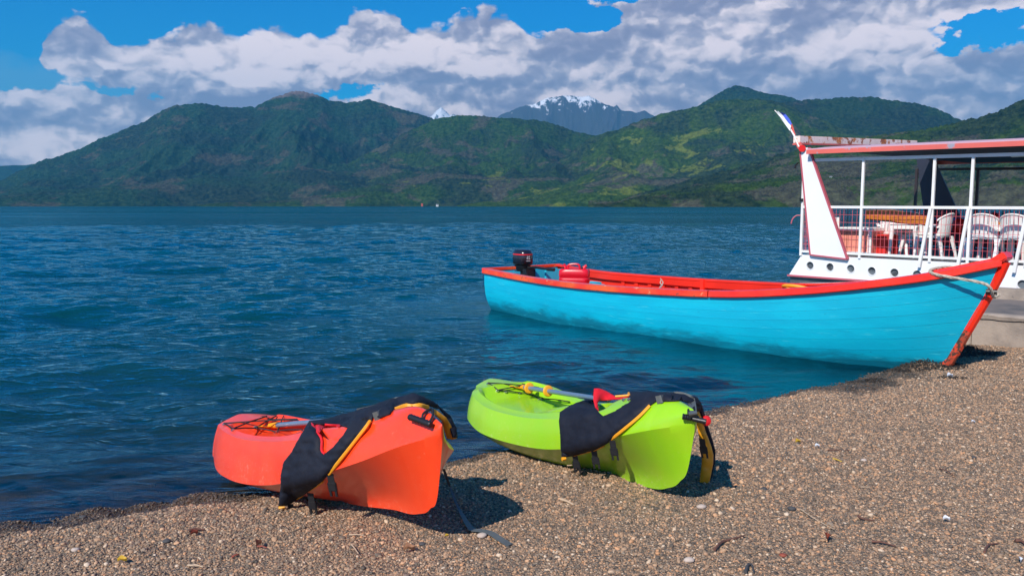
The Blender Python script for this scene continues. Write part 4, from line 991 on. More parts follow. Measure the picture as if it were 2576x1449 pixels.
for x in (2205, 2310): MB().tube([wp(x, 525, .1), wp(x, 536, .13)], .006, 6).build('hanger', M['black'], sl)
# little red domes on teal stands at the far rail
for X, lab in ((2479, 'left of two small red domed lanterns at the far rail'), (2503, 'right of two small red domed lanterns at the far rail')):
    t = thing('lantern', lab, 'lantern', tuple(wp(X, 546, WW-.4)), 0, 'small red lanterns at the far rail')
    p = wp(X, 546, WW-.4)
    loft([[p+np.array([r*math.cos(a), r*math.sin(a), z]) for a in np.linspace(0, 2*math.pi, 14, endpoint=False)] for r, z in ((.09, 0), (.10, .03), (.075, .08), (.02, .105))], 'dome', M['decred'], t)
    q = p+D3*.16; MB().bar(q-UP*.10, q+UP*.12, .03, .03).build('stand', M['teal'], t)
    MB().bar(p-UP*.01, q-UP*.01, .02, .02).build('arm', M['teal'], t)
o = MB().box(W(wl(2480, 552, 4.4)[0], 4.4, wl(2480, 552, 4.4)[1]), 1.9, .7, .03, D3, N3).build('blue_table_top', M['flagblue'], bevel=.005); tag(o, 'pale blue table top seen far back between the rounded chairs', 'table')

# ------------------------------------------------------------------ concrete pier
pf = np.array([.74, .67]); pf = np.array([.80, -.60]); 
pc0 = np.array([5.15, 10.55]); pc1 = np.array([6.15, 9.60]); pdv = (pc1-pc0)/np.linalg.norm(pc1-pc0); pnv = np.array([-pdv[1], pdv[0]])
pt = .47
pier = thing('concrete_pier', 'low weathered concrete pier with a dark worn top behind the bow', 'pier', (*(pc1), 0))
def PP(l, w, z): return np.array([*(pc0+pdv*l+pnv*w), z])
l_p0, l_p1 = -.2, 9.
xs_ = [l_p0, .9, 2.3, 3.7, 5.1, 6.5, l_p1]
for a, b_ in zip(xs_[:-1], xs_[1:]):
    MB().hexa([PP(a+.004, 0, -.5), PP(b_-.004, 0, -.5), PP(b_-.004, .25, -.5), PP(a+.004, .25, -.5), PP(a+.004, 0, pt-.06), PP(b_-.004, 0, pt-.06), PP(b_-.004, .25, pt-.06), PP(a+.004, .25, pt-.06)]).build('face_block', M['conc'], pier, bevel=.008)
P = np.array([[PP(l, w, z+(vnoise(np.array([l*9]), np.array([z*50+w*9]), 5)[0]-.5)*.016) for w, z in ((-.02, pt-.065), (-.03, pt-.02), (-.01, pt), (.10, pt+.004), (.14, pt-.02))] for l in np.linspace(l_p0, l_p1, 160)])
MB().grid(P).build('coping', M['conc'], pier, smooth=True, sharp=50)
MB().box(PP((l_p0+l_p1)/2, 1.05, pt-.27), l_p1-l_p0, 1.86, .53, (*pdv, 0), (*pnv, 0)).build('walkway', M['asph'], pier)
MB().box(PP((l_p0+l_p1)/2, 2.06, pt-.20), l_p1-l_p0, .20, .70, (*pdv, 0), (*pnv, 0)).build('kerb', M['conc'], pier, bevel=.01)

# ------------------------------------------------------------------ kayaks
KK = [0, .06, .2, .4, .6, .8, .92, 1]
class Kayak:
    def __init__(k, S, B, w, zc, wf, zd, keel, crown, scale=1.0, lift=0.0):
        cam_ = np.array([0, 0, CH]); k.lift = lift; k.bulge = .85 if lift > .08 else .35
        sc3 = lambda p: cam_+(np.array(p)-cam_)*scale
        s = sc3((*S, 0)); b = sc3((*B, 0)); k.S, k.B = s[:2], b[:2]; zf = lambda z: [CH+(q-CH)*scale for q in z]
        k.w = [q*scale for q in w]; k.zc = zf(zc); k.wf = wf; k.zd = zf(zd); k.kz = zf(keel); k.crown = crown
        k.L = np.linalg.norm(k.B-k.S); k.a = (k.B-k.S)/k.L; n = np.array([k.a[1], -k.a[0]]); k.n = -n if n[1] > 0 else n
    def P(k, s, off, z): 
        c = k.S+(k.B-k.S)*s; q = 1-k.lift*np.clip(s, 0, 1)**1.3; cam_ = np.array([0, 0, CH])
        return cam_+(np.array([*(c+k.n*off), z])-cam_)*q          # the bow stands higher and nearer than the stern
    def section(k, s):
        e = 1.0; sq = s
        if s < 0: e = math.sqrt(max(1-(s/-.045)**2, 0.0)); sq = 0
        w = float(cub(KK, k.w, sq)); zc = float(cub(KK, k.zc, sq)); zd = float(cub(KK, k.zd, sq)); zk = float(cub([0, .2, .4, .6, .8, .9, .95, .982, 1], k.kz, sq)); cr = float(cub(KK, k.crown, sq))
        if s > .90: w = float(cub(KK[:-1]+[1.02], k.w[:-1]+[.03], s))*math.sqrt(max(0, 1-((s-.90)/.1003)**2))**.8
        w *= (.35+.65*e) if s < 0 else 1; wd_ = w*k.wf
        bow = max(0, (s-.55)/.45); cc = math.exp(-((s-.70)/.20)**2)
        out = []
        # keel to chine
        for t in np.linspace(0, 1, 8)[:-1]:
            f = t**(1.0/(1.6-.55*bow)); lin = zk+(zc-zk)*t; flat = zk+(zc-zk)*(t**2.6)
            out.append((w*t**(1+1.5*cc), lin*bow**.5+flat*(1-bow**.5)))
        # chine to deck edge, slightly bulged
        for t in np.linspace(0, 1, 6)[:-1]:
            out.append((w+(wd_-w)*t+.010*math.sin(math.pi*t)*(1-bow), zc+(zd-zc)*t))
        # deck edge to centre
        well = 0.0
        for t in np.linspace(0, 1, 12):
            u = 1-t; z = zd+cr*(1-u**2.0)
            if .05 < s < .43:
                k1 = min(1, (s-.05)/.035)*min(1, (.43-s)/.035); well = .085*k1*np.clip((.74-u)/.07, 0, 1)
            elif .47 < s < .72:
                k1 = min(1, (s-.47)/.05)*min(1, (.72-s)/.06); well = .10*k1*np.clip((.70-u)/.10, 0, 1)
            else: well = 0
            rim_ = .012*math.exp(-((u-.80)/.06)**2)*(1 if .05 < s < .72 else 0)
            out.append((wd_*u, z-well+rim_))
        return out
    def build(k, name, label, mat, group):
        ss = np.concatenate([[-.045, -.044, -.041, -.035, -.025, -.012], np.linspace(0, .9, 90), 1-.1*(1-np.sin(np.linspace(0, math.pi/2, 30)[1:]))])
        secs = []
        for s in ss:
            o_ = k.section(s); bf = math.exp(-((s-.90)/.13)**2)*min(1, max(0, (1-s)/.04)); far_ = [(-a*(1+k.bulge*bf*(1 if i < 13 else max(0, 1-(i-12)/5))), z-.05*k.bulge*2.4*bf*min(1, i/7)*(1 if i < 13 else max(0, 1-(i-12)/5))) for i, (a, z) in enumerate(o_)]
            ring_ = [(a, z) for a, z in o_]+far_[::-1][1:-1]
            sx = s
            secs.append([k.P(sx-.0, a, z) for a, z in ring_])
        G = np.array(secs)
        # rake of the stem: pull low points of the bow back
        mb = MB().grid(G, closed=True); n = G.shape[1]; mb.f.append(tuple(range(n))); mb.mi.append(0); q = (len(ss)-1)*n; mb.f.append(tuple(q+i for i in range(n))[::-1]); mb.mi.append(0)
        k.root = thing(name, label, 'kayak', (*k.S, 0), 0, group)
        k.hull = mb.build('hull', mat, k.root, smooth=True, sharp=24, weld=True)
        me = k.hull.data; k.bvh = BVHTree.FromPolygons([v.co.copy() for v in me.vertices], [tuple(p.vertices) for p in me.polygons])
        return k.root
    def hit(k, X, Y):
        d = ray(X, Y); d = Vector(d/np.linalg.norm(d)); h = k.bvh.ray_cast(Vector((0, 0, CH)), d)
        return (np.array(h[0]), np.array(h[1]), h[3]) if h[0] is not None else None
    def on(k, X, Y, lift=.01):
        h = k.hit(X, Y)
        if h is None:
            d = ray(X, Y); t = -((-k.S)@k.n)/(d[:2]@k.n) if abs(d[:2]@k.n) > 1e-6 else 1; t = (k.S@k.n)/(d[:2]@k.n); return np.array([0, 0, CH])+d*t
        n = h[1]*(1 if h[1]@(np.array([0, 0, CH])-h[0]) > 0 else -1)
        return h[0]+n*lift

ok_ = Kayak((-1.885, 5.511), (-.367, 4.08), [.250, .301, .356, .347, .309, .223, .125, .0], [.085, .055, .055, .114, .248, .42, .542, .607], .811,
            [.288, .299, .312, .371, .468, .54, .597, .640], [.035, -.01, -.01, .01, .085, .118, .175, .285, .56], [.03, .02, .02, .03, .09, .12, .115, .02], .95, lift=.09)
ok_.build('kayak', 'orange kayak on the pebbles at the water edge, paddle and life vest on top', M['okay'], 'kayaks pulled up on the beach')
gk_ = Kayak((-.13, 6.407), (1.064, 4.525), [.20, .34, .441, .389, .328, .252, .150, .0], [.10, .16, .139, .137, .209, .385, .487, .541], .879,
            [.346, .351, .322, .328, .403, .476, .546, .60], [.04, -.02, -.04, -.03, .03, .085, .16, .28, .50], [.03, .02, .02, .03, .09, .12, .095, .02], .95, lift=.065)
gk_.build('kayak', 'lime green kayak on the pebbles nearer the turquoise boat, dark vest draped over it', M['gkay'], 'kayaks pulled up on the beach')

def Z1(x, y): return (476.5+.34356*x, 939.4+.34356*y)
def Z2(x, y): return (1143.6+.2907*x, 919.0+.2907*y)
def cords(k, Zf, lines, fits, r=.0045):
    for L_ in lines:
        pts = [k.on(*Zf(*p), .014) for p in L_]; pts.insert(1, (pts[0]+pts[-1])/2+UP*.004); MB().tube(pts, r, 6).build('deck_cord', M['blackcord'], k.root, smooth=True)
    for p in fits:
        c = k.on(*Zf(*p), .006); MB().box(c, .022, .022, .018, bevel_ax(k)[0], bevel_ax(k)[1]).build('fitting', M['steel'], k.root, bevel=.005)
def bevel_ax(k): return (*k.a, 0), (*k.n, 0)
cords(ok_, Z1, [[(240, 345), (560, 322)], [(240, 350), (800, 342)], [(258, 378), (322, 418)], [(322, 418), (480, 408)], [(480, 408), (628, 440)], [(646, 434), (830, 428)], [(322, 418), (560, 320)], [(646, 434), (700, 318)],
                [(480, 408), (640, 318)], [(258, 378), (800, 345)]],
      [(240, 350), (258, 378), (322, 418), (628, 436), (646, 432), (480, 396)])
cords(gk_, Z2, [[(258, 130), (740, 195)], [(290, 165), (368, 222)], [(368, 222), (560, 244)], [(560, 244), (640, 262)], [(640, 262), (730, 300)], [(752, 300), (1010, 320)], [(258, 130), (600, 172)], [(290, 165), (720, 190)],
                [(368, 222), (640, 175)]],
      [(258, 130), (290, 165), (368, 222), (560, 242), (730, 298), (752, 298), (440, 232), (1470, 306), (1515, 304)])
# bow toggles
def toggle(k, Zf, a, b, cordp, lift=.03):
    A_, B_ = k.on(*Zf(*a), lift), k.on(*Zf(*b), lift)
    mb = MB(); n = 7; pts = [A_+(B_-A_)*i/(n*2) for i in range(n*2+1)]
    t = mb.tube(pts, [.014+.003*(i % 2) for i in range(len(pts))], 10).build('toggle_handle', M['black'], k.root, smooth=True)
    MB().tube(curve_pts([k.on(*Zf(*p), .018) for p in cordp], 4), .006, 6).build('toggle_cord', M['blackcord'], k.root, smooth=True)
toggle(ok_, Z1, (1640, 335), (1795, 385), [(1770, 370), (1785, 330), (1760, 285), (1725, 310), (1720, 345)])
toggle(gk_, Z2, (1988, 436), (2075, 452), [(2030, 445), (2035, 400), (2025, 345), (2050, 340), (2060, 440)])
B_ = gk_.on(*Z2(2060, 450), .03); d_ = (gk_.on(*Z2(2060, 450), .03)-gk_.on(*Z2(1988, 436), .03)); MB().tube([B_, B_+d_*1.2], .014, 10).build('toggle_handle', M['black'], gk_.root, smooth=True)

# paddles
def paddle(k, Zf, p0, p1, blade, rings, label):
    t = thing('paddle', label, 'paddle', tuple(k.on(*Zf(*p0))), 0, 'paddles lying on the kayaks')
    h0 = k.on(*Zf(*p0), .03); h1 = k.on(*Zf(*p1), .045)
    d = (h1-h0)/np.linalg.norm(h1-h0)
    e1 = h1+d*.25
    MB().tube([h0-d*.02, e1], .0165, 14).build('shaft', M['shaft'], t, smooth=True)
    # blade: an oval leaf, lying a little tilted in the well
    side = np.cross(d, UP); side /= np.linalg.norm(side); nn = np.cross(side, d)
    L_ = blade; P = []
    for i, u in enumerate(np.linspace(0, 1, 14)):
        wv = .095*math.sin(math.pi*min(1, .12+u*.9)**.8)**.6+.01
        P.append([h0-d*(u*L_)+side*wv*v+nn*(.022*v*v-.01) for v in np.linspace(-1, 1, 9)])
    MB().solid(np.array(P), nn*.006).build('blade', M['yellow'], t, smooth=True)
    MB().tube([h0-d*.12, h0+d*.05], [.012, .021], 12).build('blade_neck', M['yellow'], t, smooth=True)
    for (x, y) in rings:
        c = k.on(*Zf(x, y), .03); u = (c-h0)@d; c = h0+d*u
        rr_ = [[c+d*o_+(side*math.cos(a)+nn*math.sin(a))*r for a in np.linspace(0, 2*math.pi, 18, endpoint=False)] for o_, r in ((-.012, .018), (-.010, .036), (0, .042), (.010, .036), (.012, .018))]
        loft(rr_, 'drip_ring', M['yellow'], t)
    return t
paddle(ok_, Z1, (600, 398), (850, 372), .38, [], 'paddle with yellow blade and blue grey shaft lying on the orange kayak')
paddle(gk_, Z2, (570, 205), (1160, 275), .40, [(765, 236), (1010, 262)], 'paddle with yellow blade and two yellow rings lying on the green kayak')

# ---- life vests: a padded sheet laid over the hull
def tps_fit(P, v, lam=1e-2):
    P = np.array(P, float)/100; v = np.array(v, float); n = len(P)
    r2 = ((P[:, None]-P[None])**2).sum(-1); K_ = .5*r2*np.log(r2+1e-9)+np.eye(n)*lam; Q_ = np.c_[np.ones(n), P]
    A_ = np.block([[K_, Q_], [Q_.T, np.zeros((3, 3))]]); c = np.linalg.solve(A_, np.r_[v, 0, 0, 0])
    def f(X):
        X = np.array(X, float).reshape(-1, 2)/100; r2 = ((X[:, None]-P[None])**2).sum(-1); return (.5*r2*np.log(r2+1e-9))@c[:n]+np.c_[np.ones(len(X)), X]@c[n:]
    return f
def inside(p, poly):
    x, y = p; c = False; n = len(poly)
    for i in range(n):
        x1, y1 = poly[i]; x2, y2 = poly[i-1]
        if (y1 > y) != (y2 > y) and x < (x2-x1)*(y-y1)/(y2-y1)+x1: c = not c
    return c
def edist(p, loops):
    b_ = 1e9
    for poly in loops:
        for i in range(len(poly)):
            a = np.array(poly[i-1]); c = np.array(poly[i]); d = c-a; t = np.clip(((p-a)@d)/(d@d+1e-9), 0, 1); b_ = min(b_, np.linalg.norm(p-a-d*t))
    return b_
def densify(poly, step=5):
    o_ = []
    for i in range(len(poly)):
        a = np.array(poly[i], float); b_ = np.array(poly[(i+1) % len(poly)], float); n = max(1, int(np.linalg.norm(b_-a)/step)); o_ += [a+(b_-a)*j/n for j in range(n)]
    return o_
def padded(k, outer, hole, name, parent, mats, th=.024, lift=.010, extra=(), step=5.0, quilt=None, reject=.25, wr=1.0, seed=1, lam=2e-2):
    """outer / hole: outlines in view pixels; distance from the hull surface under them"""
    O_ = densify(outer, step); H_ = densify(hole, step) if hole else []
    xs_ = [p[0] for p in O_]; ys_ = [p[1] for p in O_]
    pts = [p for p in O_]+[p for p in H_]; edges = [(i, (i+1) % len(O_)) for i in range(len(O_))]+[(len(O_)+i, len(O_)+(i+1) % len(H_)) for i in range(len(H_))]
    r_ = random.Random(seed); loops = [outer]+([hole] if hole else [])
    for x in np.arange(min(xs_), max(xs_), step):
        for j, y in enumerate(np.arange(min(ys_), max(ys_), step*.87)):
            p = np.array([x+(step/2 if j % 2 else 0), y])
            if inside(p, outer) and not (hole and inside(p, hole)) and edist(p, loops) > step*.55: pts.append(p)
    samp, val = [], []
    if extra is not None:
        for (x, y, D) in extra: samp.append((x, y)); val.append(D)
    if k is not None:
        for x in np.arange(min(xs_)-10, max(xs_)+10, 11):
            for y in np.arange(min(ys_)-10, max(ys_)+10, 11):
                if inside((x, y), outer):
                    h = k.hit(x, y)
                    if h is not None:
                        if all(abs(x-e[0])+abs(y-e[1]) > 30 for e in extra): samp.append((x, y)); val.append(h[0][1])
    f = tps_fit(samp, val, lam)
    ov, oe, of, *_ = delaunay_2d_cdt([Vector(p) for p in pts], edges, [], 0, 1e-5)
    ov = [np.array(p) for p in ov]; fs = []
    for q in of:
        c = sum(ov[i] for i in q)/len(q)
        if inside(c, outer) and not (hole and inside(c, hole)): fs.append(tuple(q))
    D = f(ov); base = []
    cam_ = np.array([0, 0, CH])
    for p, d in zip(ov, D):
        w = atd(p[0], p[1], d)
        h = k.hit(p[0], p[1]) if k is not None else None
        if h is not None:
            dv = (cam_-w)/np.linalg.norm(cam_-w)
            if np.linalg.norm(w-cam_) > h[2]-lift: w = cam_-dv*(h[2]-lift)
            else: w = w+0*dv
        base.append(w)
    base = np.array(base); nv = len(base)
    # normals of the sheet
    N = np.zeros_like(base)
    for q in fs:
        a, b_, c = base[q[0]], base[q[1]], base[q[2]]; n = np.cross(b_-a, c-a)
        if n@(cam_-a) < 0: n = -n
        for i in q: N[i] += n
    N /= np.linalg.norm(N, axis=1)[:, None]+1e-9
    ed = np.array([edist(p, loops) for p in ov])
    t = th*(.30+.70*np.sqrt(np.clip(ed/9.0, 0, 1)))
    wrk = (fbm(np.array([p[0] for p in ov])/26, np.array([p[1] for p in ov])/13, 4, seed)-.5)*.022*wr*np.clip(ed/6, 0, 1)
    if quilt: t = t*quilt(np.array(ov))
    top_ = base+N*(t+wrk*.95)[:, None]
    vv = [tuple(p) for p in base]+[tuple(p) for p in top_]; F_ = []; mi = []
    for q in fs:
        a, b_, c = base[q[0]], base[q[1]], base[q[2]]; n = np.cross(b_-a, c-a); q2 = q if n@(cam_-a) > 0 else q[::-1]
        F_.append(tuple(i+nv for i in q2)); mi.append(0); F_.append(tuple(q2[::-1])); mi.append(1)
    cnt = {}
    for q in fs:
        for i in range(len(q)):
            e = (q[i], q[(i+1) % len(q)]); cnt[tuple(sorted(e))] = cnt.get(tuple(sorted(e)), 0)+1
    for (a, b_), c in cnt.items():
        if c == 1: F_.append((a, b_, b_+nv, a+nv)); mi.append(0)
    me = bpy.data.meshes.new(name); me.from_pydata(vv, [], F_); me.polygons.foreach_set('material_index', mi)
    bm = bmesh.new(); bm.from_mesh(me); bmesh.ops.recalc_face_normals(bm, faces=bm.faces); bm.to_mesh(me); bm.free()
    o_ = new(name, me, mats, parent, True, 60)
    def on(X, Y, l=.0):
        j = int(np.argmin([abs(p[0]-X)+abs(p[1]-Y) for p in ov])); d = atd(X, Y, 1.0)-cam_; 
        w = top_[j]; s_ = np.linalg.norm(w-cam_); dd = ray(X, Y); dd = dd/np.linalg.norm(dd); return cam_+dd*(s_-l)
    return o_, on
def line_on(on, L_, lift, r, name, mat, parent, n=6, sub=4, flat=None):
    pts = [on(x, y, lift) for x, y in L_]; pts = curve_pts(pts, sub)
    if flat:
        P = []
        for i, p in enumerate(pts):
            d = pts[min(i+1, len(pts)-1)]-pts[max(i-1, 0)]; d /= np.linalg.norm(d); v = np.array([0, 0, CH])-p; s_ = np.cross(d, v); s_ /= np.linalg.norm(s_); P.append([p-s_*flat, p, p+s_*flat])
        P = np.array(P); v = np.array([0, 0, CH])-P[len(P)//2, 1]; return MB().solid(P, v/np.linalg.norm(v)*.003).build(name, mat, parent, smooth=True)
    return MB().tube(pts, r, n).build(name, mat, parent, smooth=True)
def buckle(p, parent, yaw=.3, s=1.0):
    """black side release buckle on a short web, hanging from p"""
    ax = np.array([math.cos(yaw), math.sin(yaw)*-.6, 0.]); ax /= np.linalg.norm(ax); dn = np.array([.18, -.05, -1.]); dn /= np.linalg.norm(dn); nn = np.cross(ax, dn)
    b_ = MB().box(p+dn*.022*s, .030*s, .05*s, .004, ax, dn, nn).build('buckle', M['black'], parent)
    MB().box(p+dn*.055*s, .040*s, .040*s, .014*s, ax, dn, nn).build('clip', M['black'], b_, bevel=.004)
    for i in (-1, 1): MB().box(p+dn*.085*s+ax*i*.013*s, .010*s, .026*s, .009*s, ax, dn, nn).build('prong', M['black'], b_)

# vest on the orange kayak
vt = thing('life_vest', 'dark life vest with yellow edging draped over the orange kayak', 'life vest', tuple(ok_.on(*Z1(1200, 400))), 0, 'life vests draped over the kayaks')
outer = [Z1(*p) for p in [(885, 348), (840, 420), (765, 565), (700, 645), (682, 720), (676, 800), (652, 972), (725, 955), (840, 882), (978, 783), (1020, 733), (1110, 620), (1200, 500), (1290, 390), (1345, 325), (1400, 325), (1470, 300), (1500, 258), (1590, 222), (1680, 222), (1745, 238), (1830, 262),
                          (1885, 330), (1925, 470), (1957, 470), (1945, 400), (1905, 312), (1780, 210), (1640, 150), (1510, 190), (1300, 255), (1130, 303), (1000, 340), (930, 348)]]
hole = [Z1(*p) for p in [(900, 368), (1000, 376), (1100, 382), (1165, 400), (1135, 450), (1060, 540), (992, 592), (968, 560), (968, 480), (935, 425)]]
cD = lambda x, y, off: None
def KP(k, X, Y, off):      # depth of the pixel ray on the vertical plane beside the kayak axis
    d = ray(X, Y); o2 = k.S+k.n*off; return float(d[1]*((o2@k.n)/(d[:2]@k.n)))
ex = [(*Z1(x, y), KP(ok_, *Z1(x, y), o_)) for x, y, o_ in [(1640, 150, -.02), (1780, 210, -.13), (1900, 330, -.24), (1955, 465, -.28), (1510, 190, -.05), (652, 972, .37), (700, 900, .37), (1300, 258, -.10), (1000, 345, -.08), (890, 350, .10)]]
vo, von = padded(ok_, outer, hole, 'shell', vt, [M['navy'], M['yellow']], extra=ex, seed=4)
line_on(von, [Z1(*p) for p in [(655, 985), (700, 972)]], .016, .010, 'edge_piping', M['yellow'], vt)
line_on(von, [Z1(*p) for p in [(725, 945), (780, 915), (828, 888)]], .016, .009, 'edge_piping', M['yellow'], vt)
line_on(von, [Z1(*p) for p in [(872, 855), (930, 820), (976, 786)]], .012, .009, 'edge_piping', M['yellow'], vt)
line_on(von, [Z1(*p) for p in [(1022, 735), (1110, 625), (1205, 505), (1290, 395), (1322, 348)]], .010, .009, 'edge_piping', M['yellow'], vt)
line_on(von, [Z1(*p) for p in [(1365, 318), (1400, 290)]], .012, .009, 'edge_piping', M['yellow'], vt)
line_on(von, [Z1(*p) for p in [(1500, 268), (1590, 236), (1680, 234), (1742, 246)]], .004, .013, 'edge_piping', M['yellow'], vt)
for x, y in ((1548, 250), (1630, 235), (1725, 240)): line_on(von, [Z1(x, y), Z1(x-6, y+14)], .012, .006, 'stitch_tab', M['yellow'], vt)
line_on(von, [Z1(*p) for p in [(992, 590), (968, 560), (968, 480), (935, 425), (898, 368), (905, 352), (1000, 374), (1100, 380)]], .006, .0065, 'neck_binding', M['redcloth'], vt)
pn, _ = padded(ok_, [Z1(*p) for p in [(893, 352), (1000, 372), (1108, 378), (1100, 392), (1000, 392), (975, 402), (955, 432), (935, 425)]], None, 'neck_lining', vt, [M['redcloth'], M['redcloth']], th=.012, lift=.016, step=4, seed=9)
line_on(von, [Z1(*p) for p in [(1112, 378), (1172, 398)]], .008, .006, 'edge_piping', M['yellow'], vt)
line_on(von, [Z1(*p) for p in [(1350, 325), (1400, 305), (1450, 258), (1500, 215), (1545, 205)]], .024, .01, 'reflective_strap', M['strap'], vt, flat=.026)
line_on(von, [Z1(*p) for p in [(1150, 360), (1210, 350), (1250, 345), (1335, 330)]], .010, .01, 'shoulder_web', M['black'], vt, flat=.012)
line_on(von, [Z1(*p) for p in [(1225, 268), (1290, 256), (1360, 240), (1445, 216)]], .014, .01, 'faded_print', M['strap'], vt, flat=.010)
# yellow underside of the flap on the far side of the kayak
fl1 = [Z1(*p) for p in [(1745, 248), (1800, 262), (1880, 320), (1912, 370), (1958, 468), (1925, 478), (1885, 470), (1868, 420), (1850, 345), (1800, 300)]]
ex2 = [(*p, KP(ok_, *p, o_)+.02) for p, o_ in zip(fl1, (-.10, -.13, -.20, -.24, -.30, -.29, -.27, -.24, -.20, -.14))]
padded(None, fl1, None, 'yellow_lining', vt, [M['yellow'], M['yellow']], th=.02, extra=[(x, y, d-.045) for x, y, d in ex2], step=5, seed=12)
for x, y in ((1030, 738), (885, 880), (740, 960)):
    p = von(*Z1(x, y), .01); buckle(p, vt, .3, 1.15)
p = von(*Z1(1865, 370), -.02); MB().box(p, .03, .02, .04).build('clip', M['steel'], vt, bevel=.004)

# vest on the green kayak
vt2 = thing('life_vest', 'dark life vest with raised red collar draped over the lime green kayak', 'life vest', tuple(gk_.on(*Z2(1300, 500))), 0, 'life vests draped over the kayaks')
outer = [Z2(*p) for p in [(1205, 212), (1190, 262), (1155, 295), (1000, 352), (915, 412), (910, 485), (922, 610), (925, 800), (1050, 772), (1200, 732), (1330, 668), (1400, 605), (1500, 525), (1600, 440), (1690, 350), (1742, 315), (1850, 312), (1960, 308), (2030, 330), (2070, 390),
                          (2120, 400), (2140, 360), (2090, 280), (2000, 262), (1850, 240), (1700, 238), (1515, 238), (1510, 270), (1530, 318), (1500, 338), (1400, 400), (1292, 444), (1242, 404), (1225, 350), (1215, 300), (1225, 240)]]
ex = [(*Z2(x, y), KP(gk_, *Z2(x, y), o_)) for x, y, o_ in [(1205, 212, .12), (925, 800, .42), (1700, 238, -.05), (1850, 240, -.06), (2000, 265, -.08), (2090, 282, -.14), (2140, 360, -.2), (1515, 240, -.06), (1200, 735, .34)]]
vo2, von2 = padded(gk_, outer, None, 'shell', vt2, [M['navy'], M['yellow']], extra=ex, seed=21)
line_on(von2, [Z2(*p) for p in [(928, 812), (960, 802)]], .002, .012, 'edge_piping', M['yellow'], vt2)
line_on(von2, [Z2(*p) for p in [(1030, 776), (1200, 734), (1290, 694)]], .006, .008, 'edge_piping', M['yellow'], vt2)
line_on(von2, [Z2(*p) for p in [(1345, 645), (1400, 605), (1500, 525), (1600, 440), (1690, 348)]], .006, .009, 'edge_piping', M['yellow'], vt2)
line_on(von2, [Z2(*p) for p in [(1290, 444), (1400, 398), (1500, 338), (1535, 312)]], .004, .005, 'neck_piping', M['yellow'], vt2)
col_o = [Z2(*p) for p in [(1205, 205), (1250, 203), (1310, 225), (1385, 268), (1450, 268), (1508, 255), (1520, 285), (1400, 295), (1300, 303), (1255, 305), (1235, 330), (1245, 408), (1215, 360), (1200, 300), (1200, 250)]]
padded(None, col_o, None, 'red_collar', vt2, [M['redcloth'], M['redcloth']], th=.02, extra=[(x, y, KP(gk_, x, y, o_)) for (x, y), o_ in zip(col_o, (.10, .06, .02, .0, .0, .0, .04, .06, .08, .12, .17, .24, .22, .18, .14))], step=4, seed=23)
line_on(von2, [Z2(*p) for p in [(1390, 268), (1470, 262), (1505, 258)]], .0, .007, 'collar_piping', M['yellow'], vt2)
line_on(von2, [Z2(*p) for p in [(1508, 240), (1525, 265), (1565, 305)]], .012, .009, 'shoulder_tab', M['yellow'], vt2)
line_on(von2, [Z2(*p) for p in [(1745, 300), (1810, 285), (1880, 262), (1960, 262), (2030, 285), (2052, 320), (2060, 400), (2068, 445)]], .028, .01, 'reflective_strap', M['strap'], vt2, flat=.021)
padded(None, [Z2(*p) for p in [(1705, 236), (1780, 230), (1850, 236), (1900, 245), (1850, 262), (1780, 285), (1745, 285)]], None, 'pale_print', vt2, [M['plastic'], M['plastic']], th=.004, extra=[(x, y, von2(x, y, .012)[1]) for x, y in [Z2(*p) for p in [(1705, 240), (1780, 245), (1850, 242), (1890, 250), (1850, 258), (1780, 272), (1745, 280)]]], step=4, wr=0, seed=24)
padded(None, [Z2(*p) for p in [(1905, 270), (1965, 272), (1970, 292), (1915, 288)]], None, 'pale_print', vt2, [M['plastic'], M['plastic']], th=.004, extra=[(x, y, von2(x, y, .016)[1]) for x, y in [Z2(*p) for p in [(1905, 270), (1965, 272), (1970, 292), (1915, 288)]]], step=4, wr=0, seed=25)
# flap hanging on the far side, seen edge on: dark outside, yellow inside
o1 = [Z2(*p) for p in [(2085, 400), (2110, 395), (2140, 470), (2165, 560), (2215, 690), (2235, 770), (2232, 850), (2195, 1040), (2120, 1005), (2140, 820), (2120, 640), (2095, 520)]]
padded(None, o1, None, 'yellow_lining', vt2, [M['yellow'], M['yellow']], th=.02, extra=[(x, y, KP(gk_, x, y, o_)-.01) for (x, y), o_ in zip(o1, (-.10, -.14, -.17, -.20, -.25, -.27, -.27, -.26, -.20, -.20, -.17, -.13))], step=5, seed=31, lam=.2)
o2_ = [Z2(*p) for p in [(2090, 282), (2120, 310), (2145, 370), (2185, 520), (2225, 640), (2252, 740), (2248, 840), (2200, 1042), (2215, 900), (2232, 790), (2210, 690), (2160, 560), (2130, 450), (2105, 400), (2080, 330)]]
padded(None, o2_, None, 'outer_flap', vt2, [M['navy'], M['navy']], th=.02, extra=[(x, y, KP(gk_, x, y, o_)+.0) for (x, y), o_ in zip(o2_, (-.10, -.14, -.18, -.24, -.27, -.30, -.30, -.28, -.28, -.27, -.25, -.22, -.17, -.14, -.10))], step=4, seed=32, lam=.2)
c = atd(*Z2(2178, 478), KP(gk_, *Z2(2178, 478), -.22)-.05)
loft([[c+np.array([r*math.cos(a), z, r*1.1*math.sin(a)]) for a in np.linspace(0, 2*math.pi, 16, endpoint=False)] for r, z in ((.008, .02), (.024, .014), (.028, 0), (.024, -.014), (.008, -.02))], 'red_knob', M['redcloth'], vt2)
for x, y, s in ((1365, 655, 1.1), (1205, 735, 1.1), (1040, 775, 1.1)):
    p = von2(*Z2(x, y), .012); buckle(p, vt2, .2, s)
p = atd(*Z2(2140, 640), KP(gk_, *Z2(2140, 640), -.12)); buckle(p, vt2, .4, 1.1)

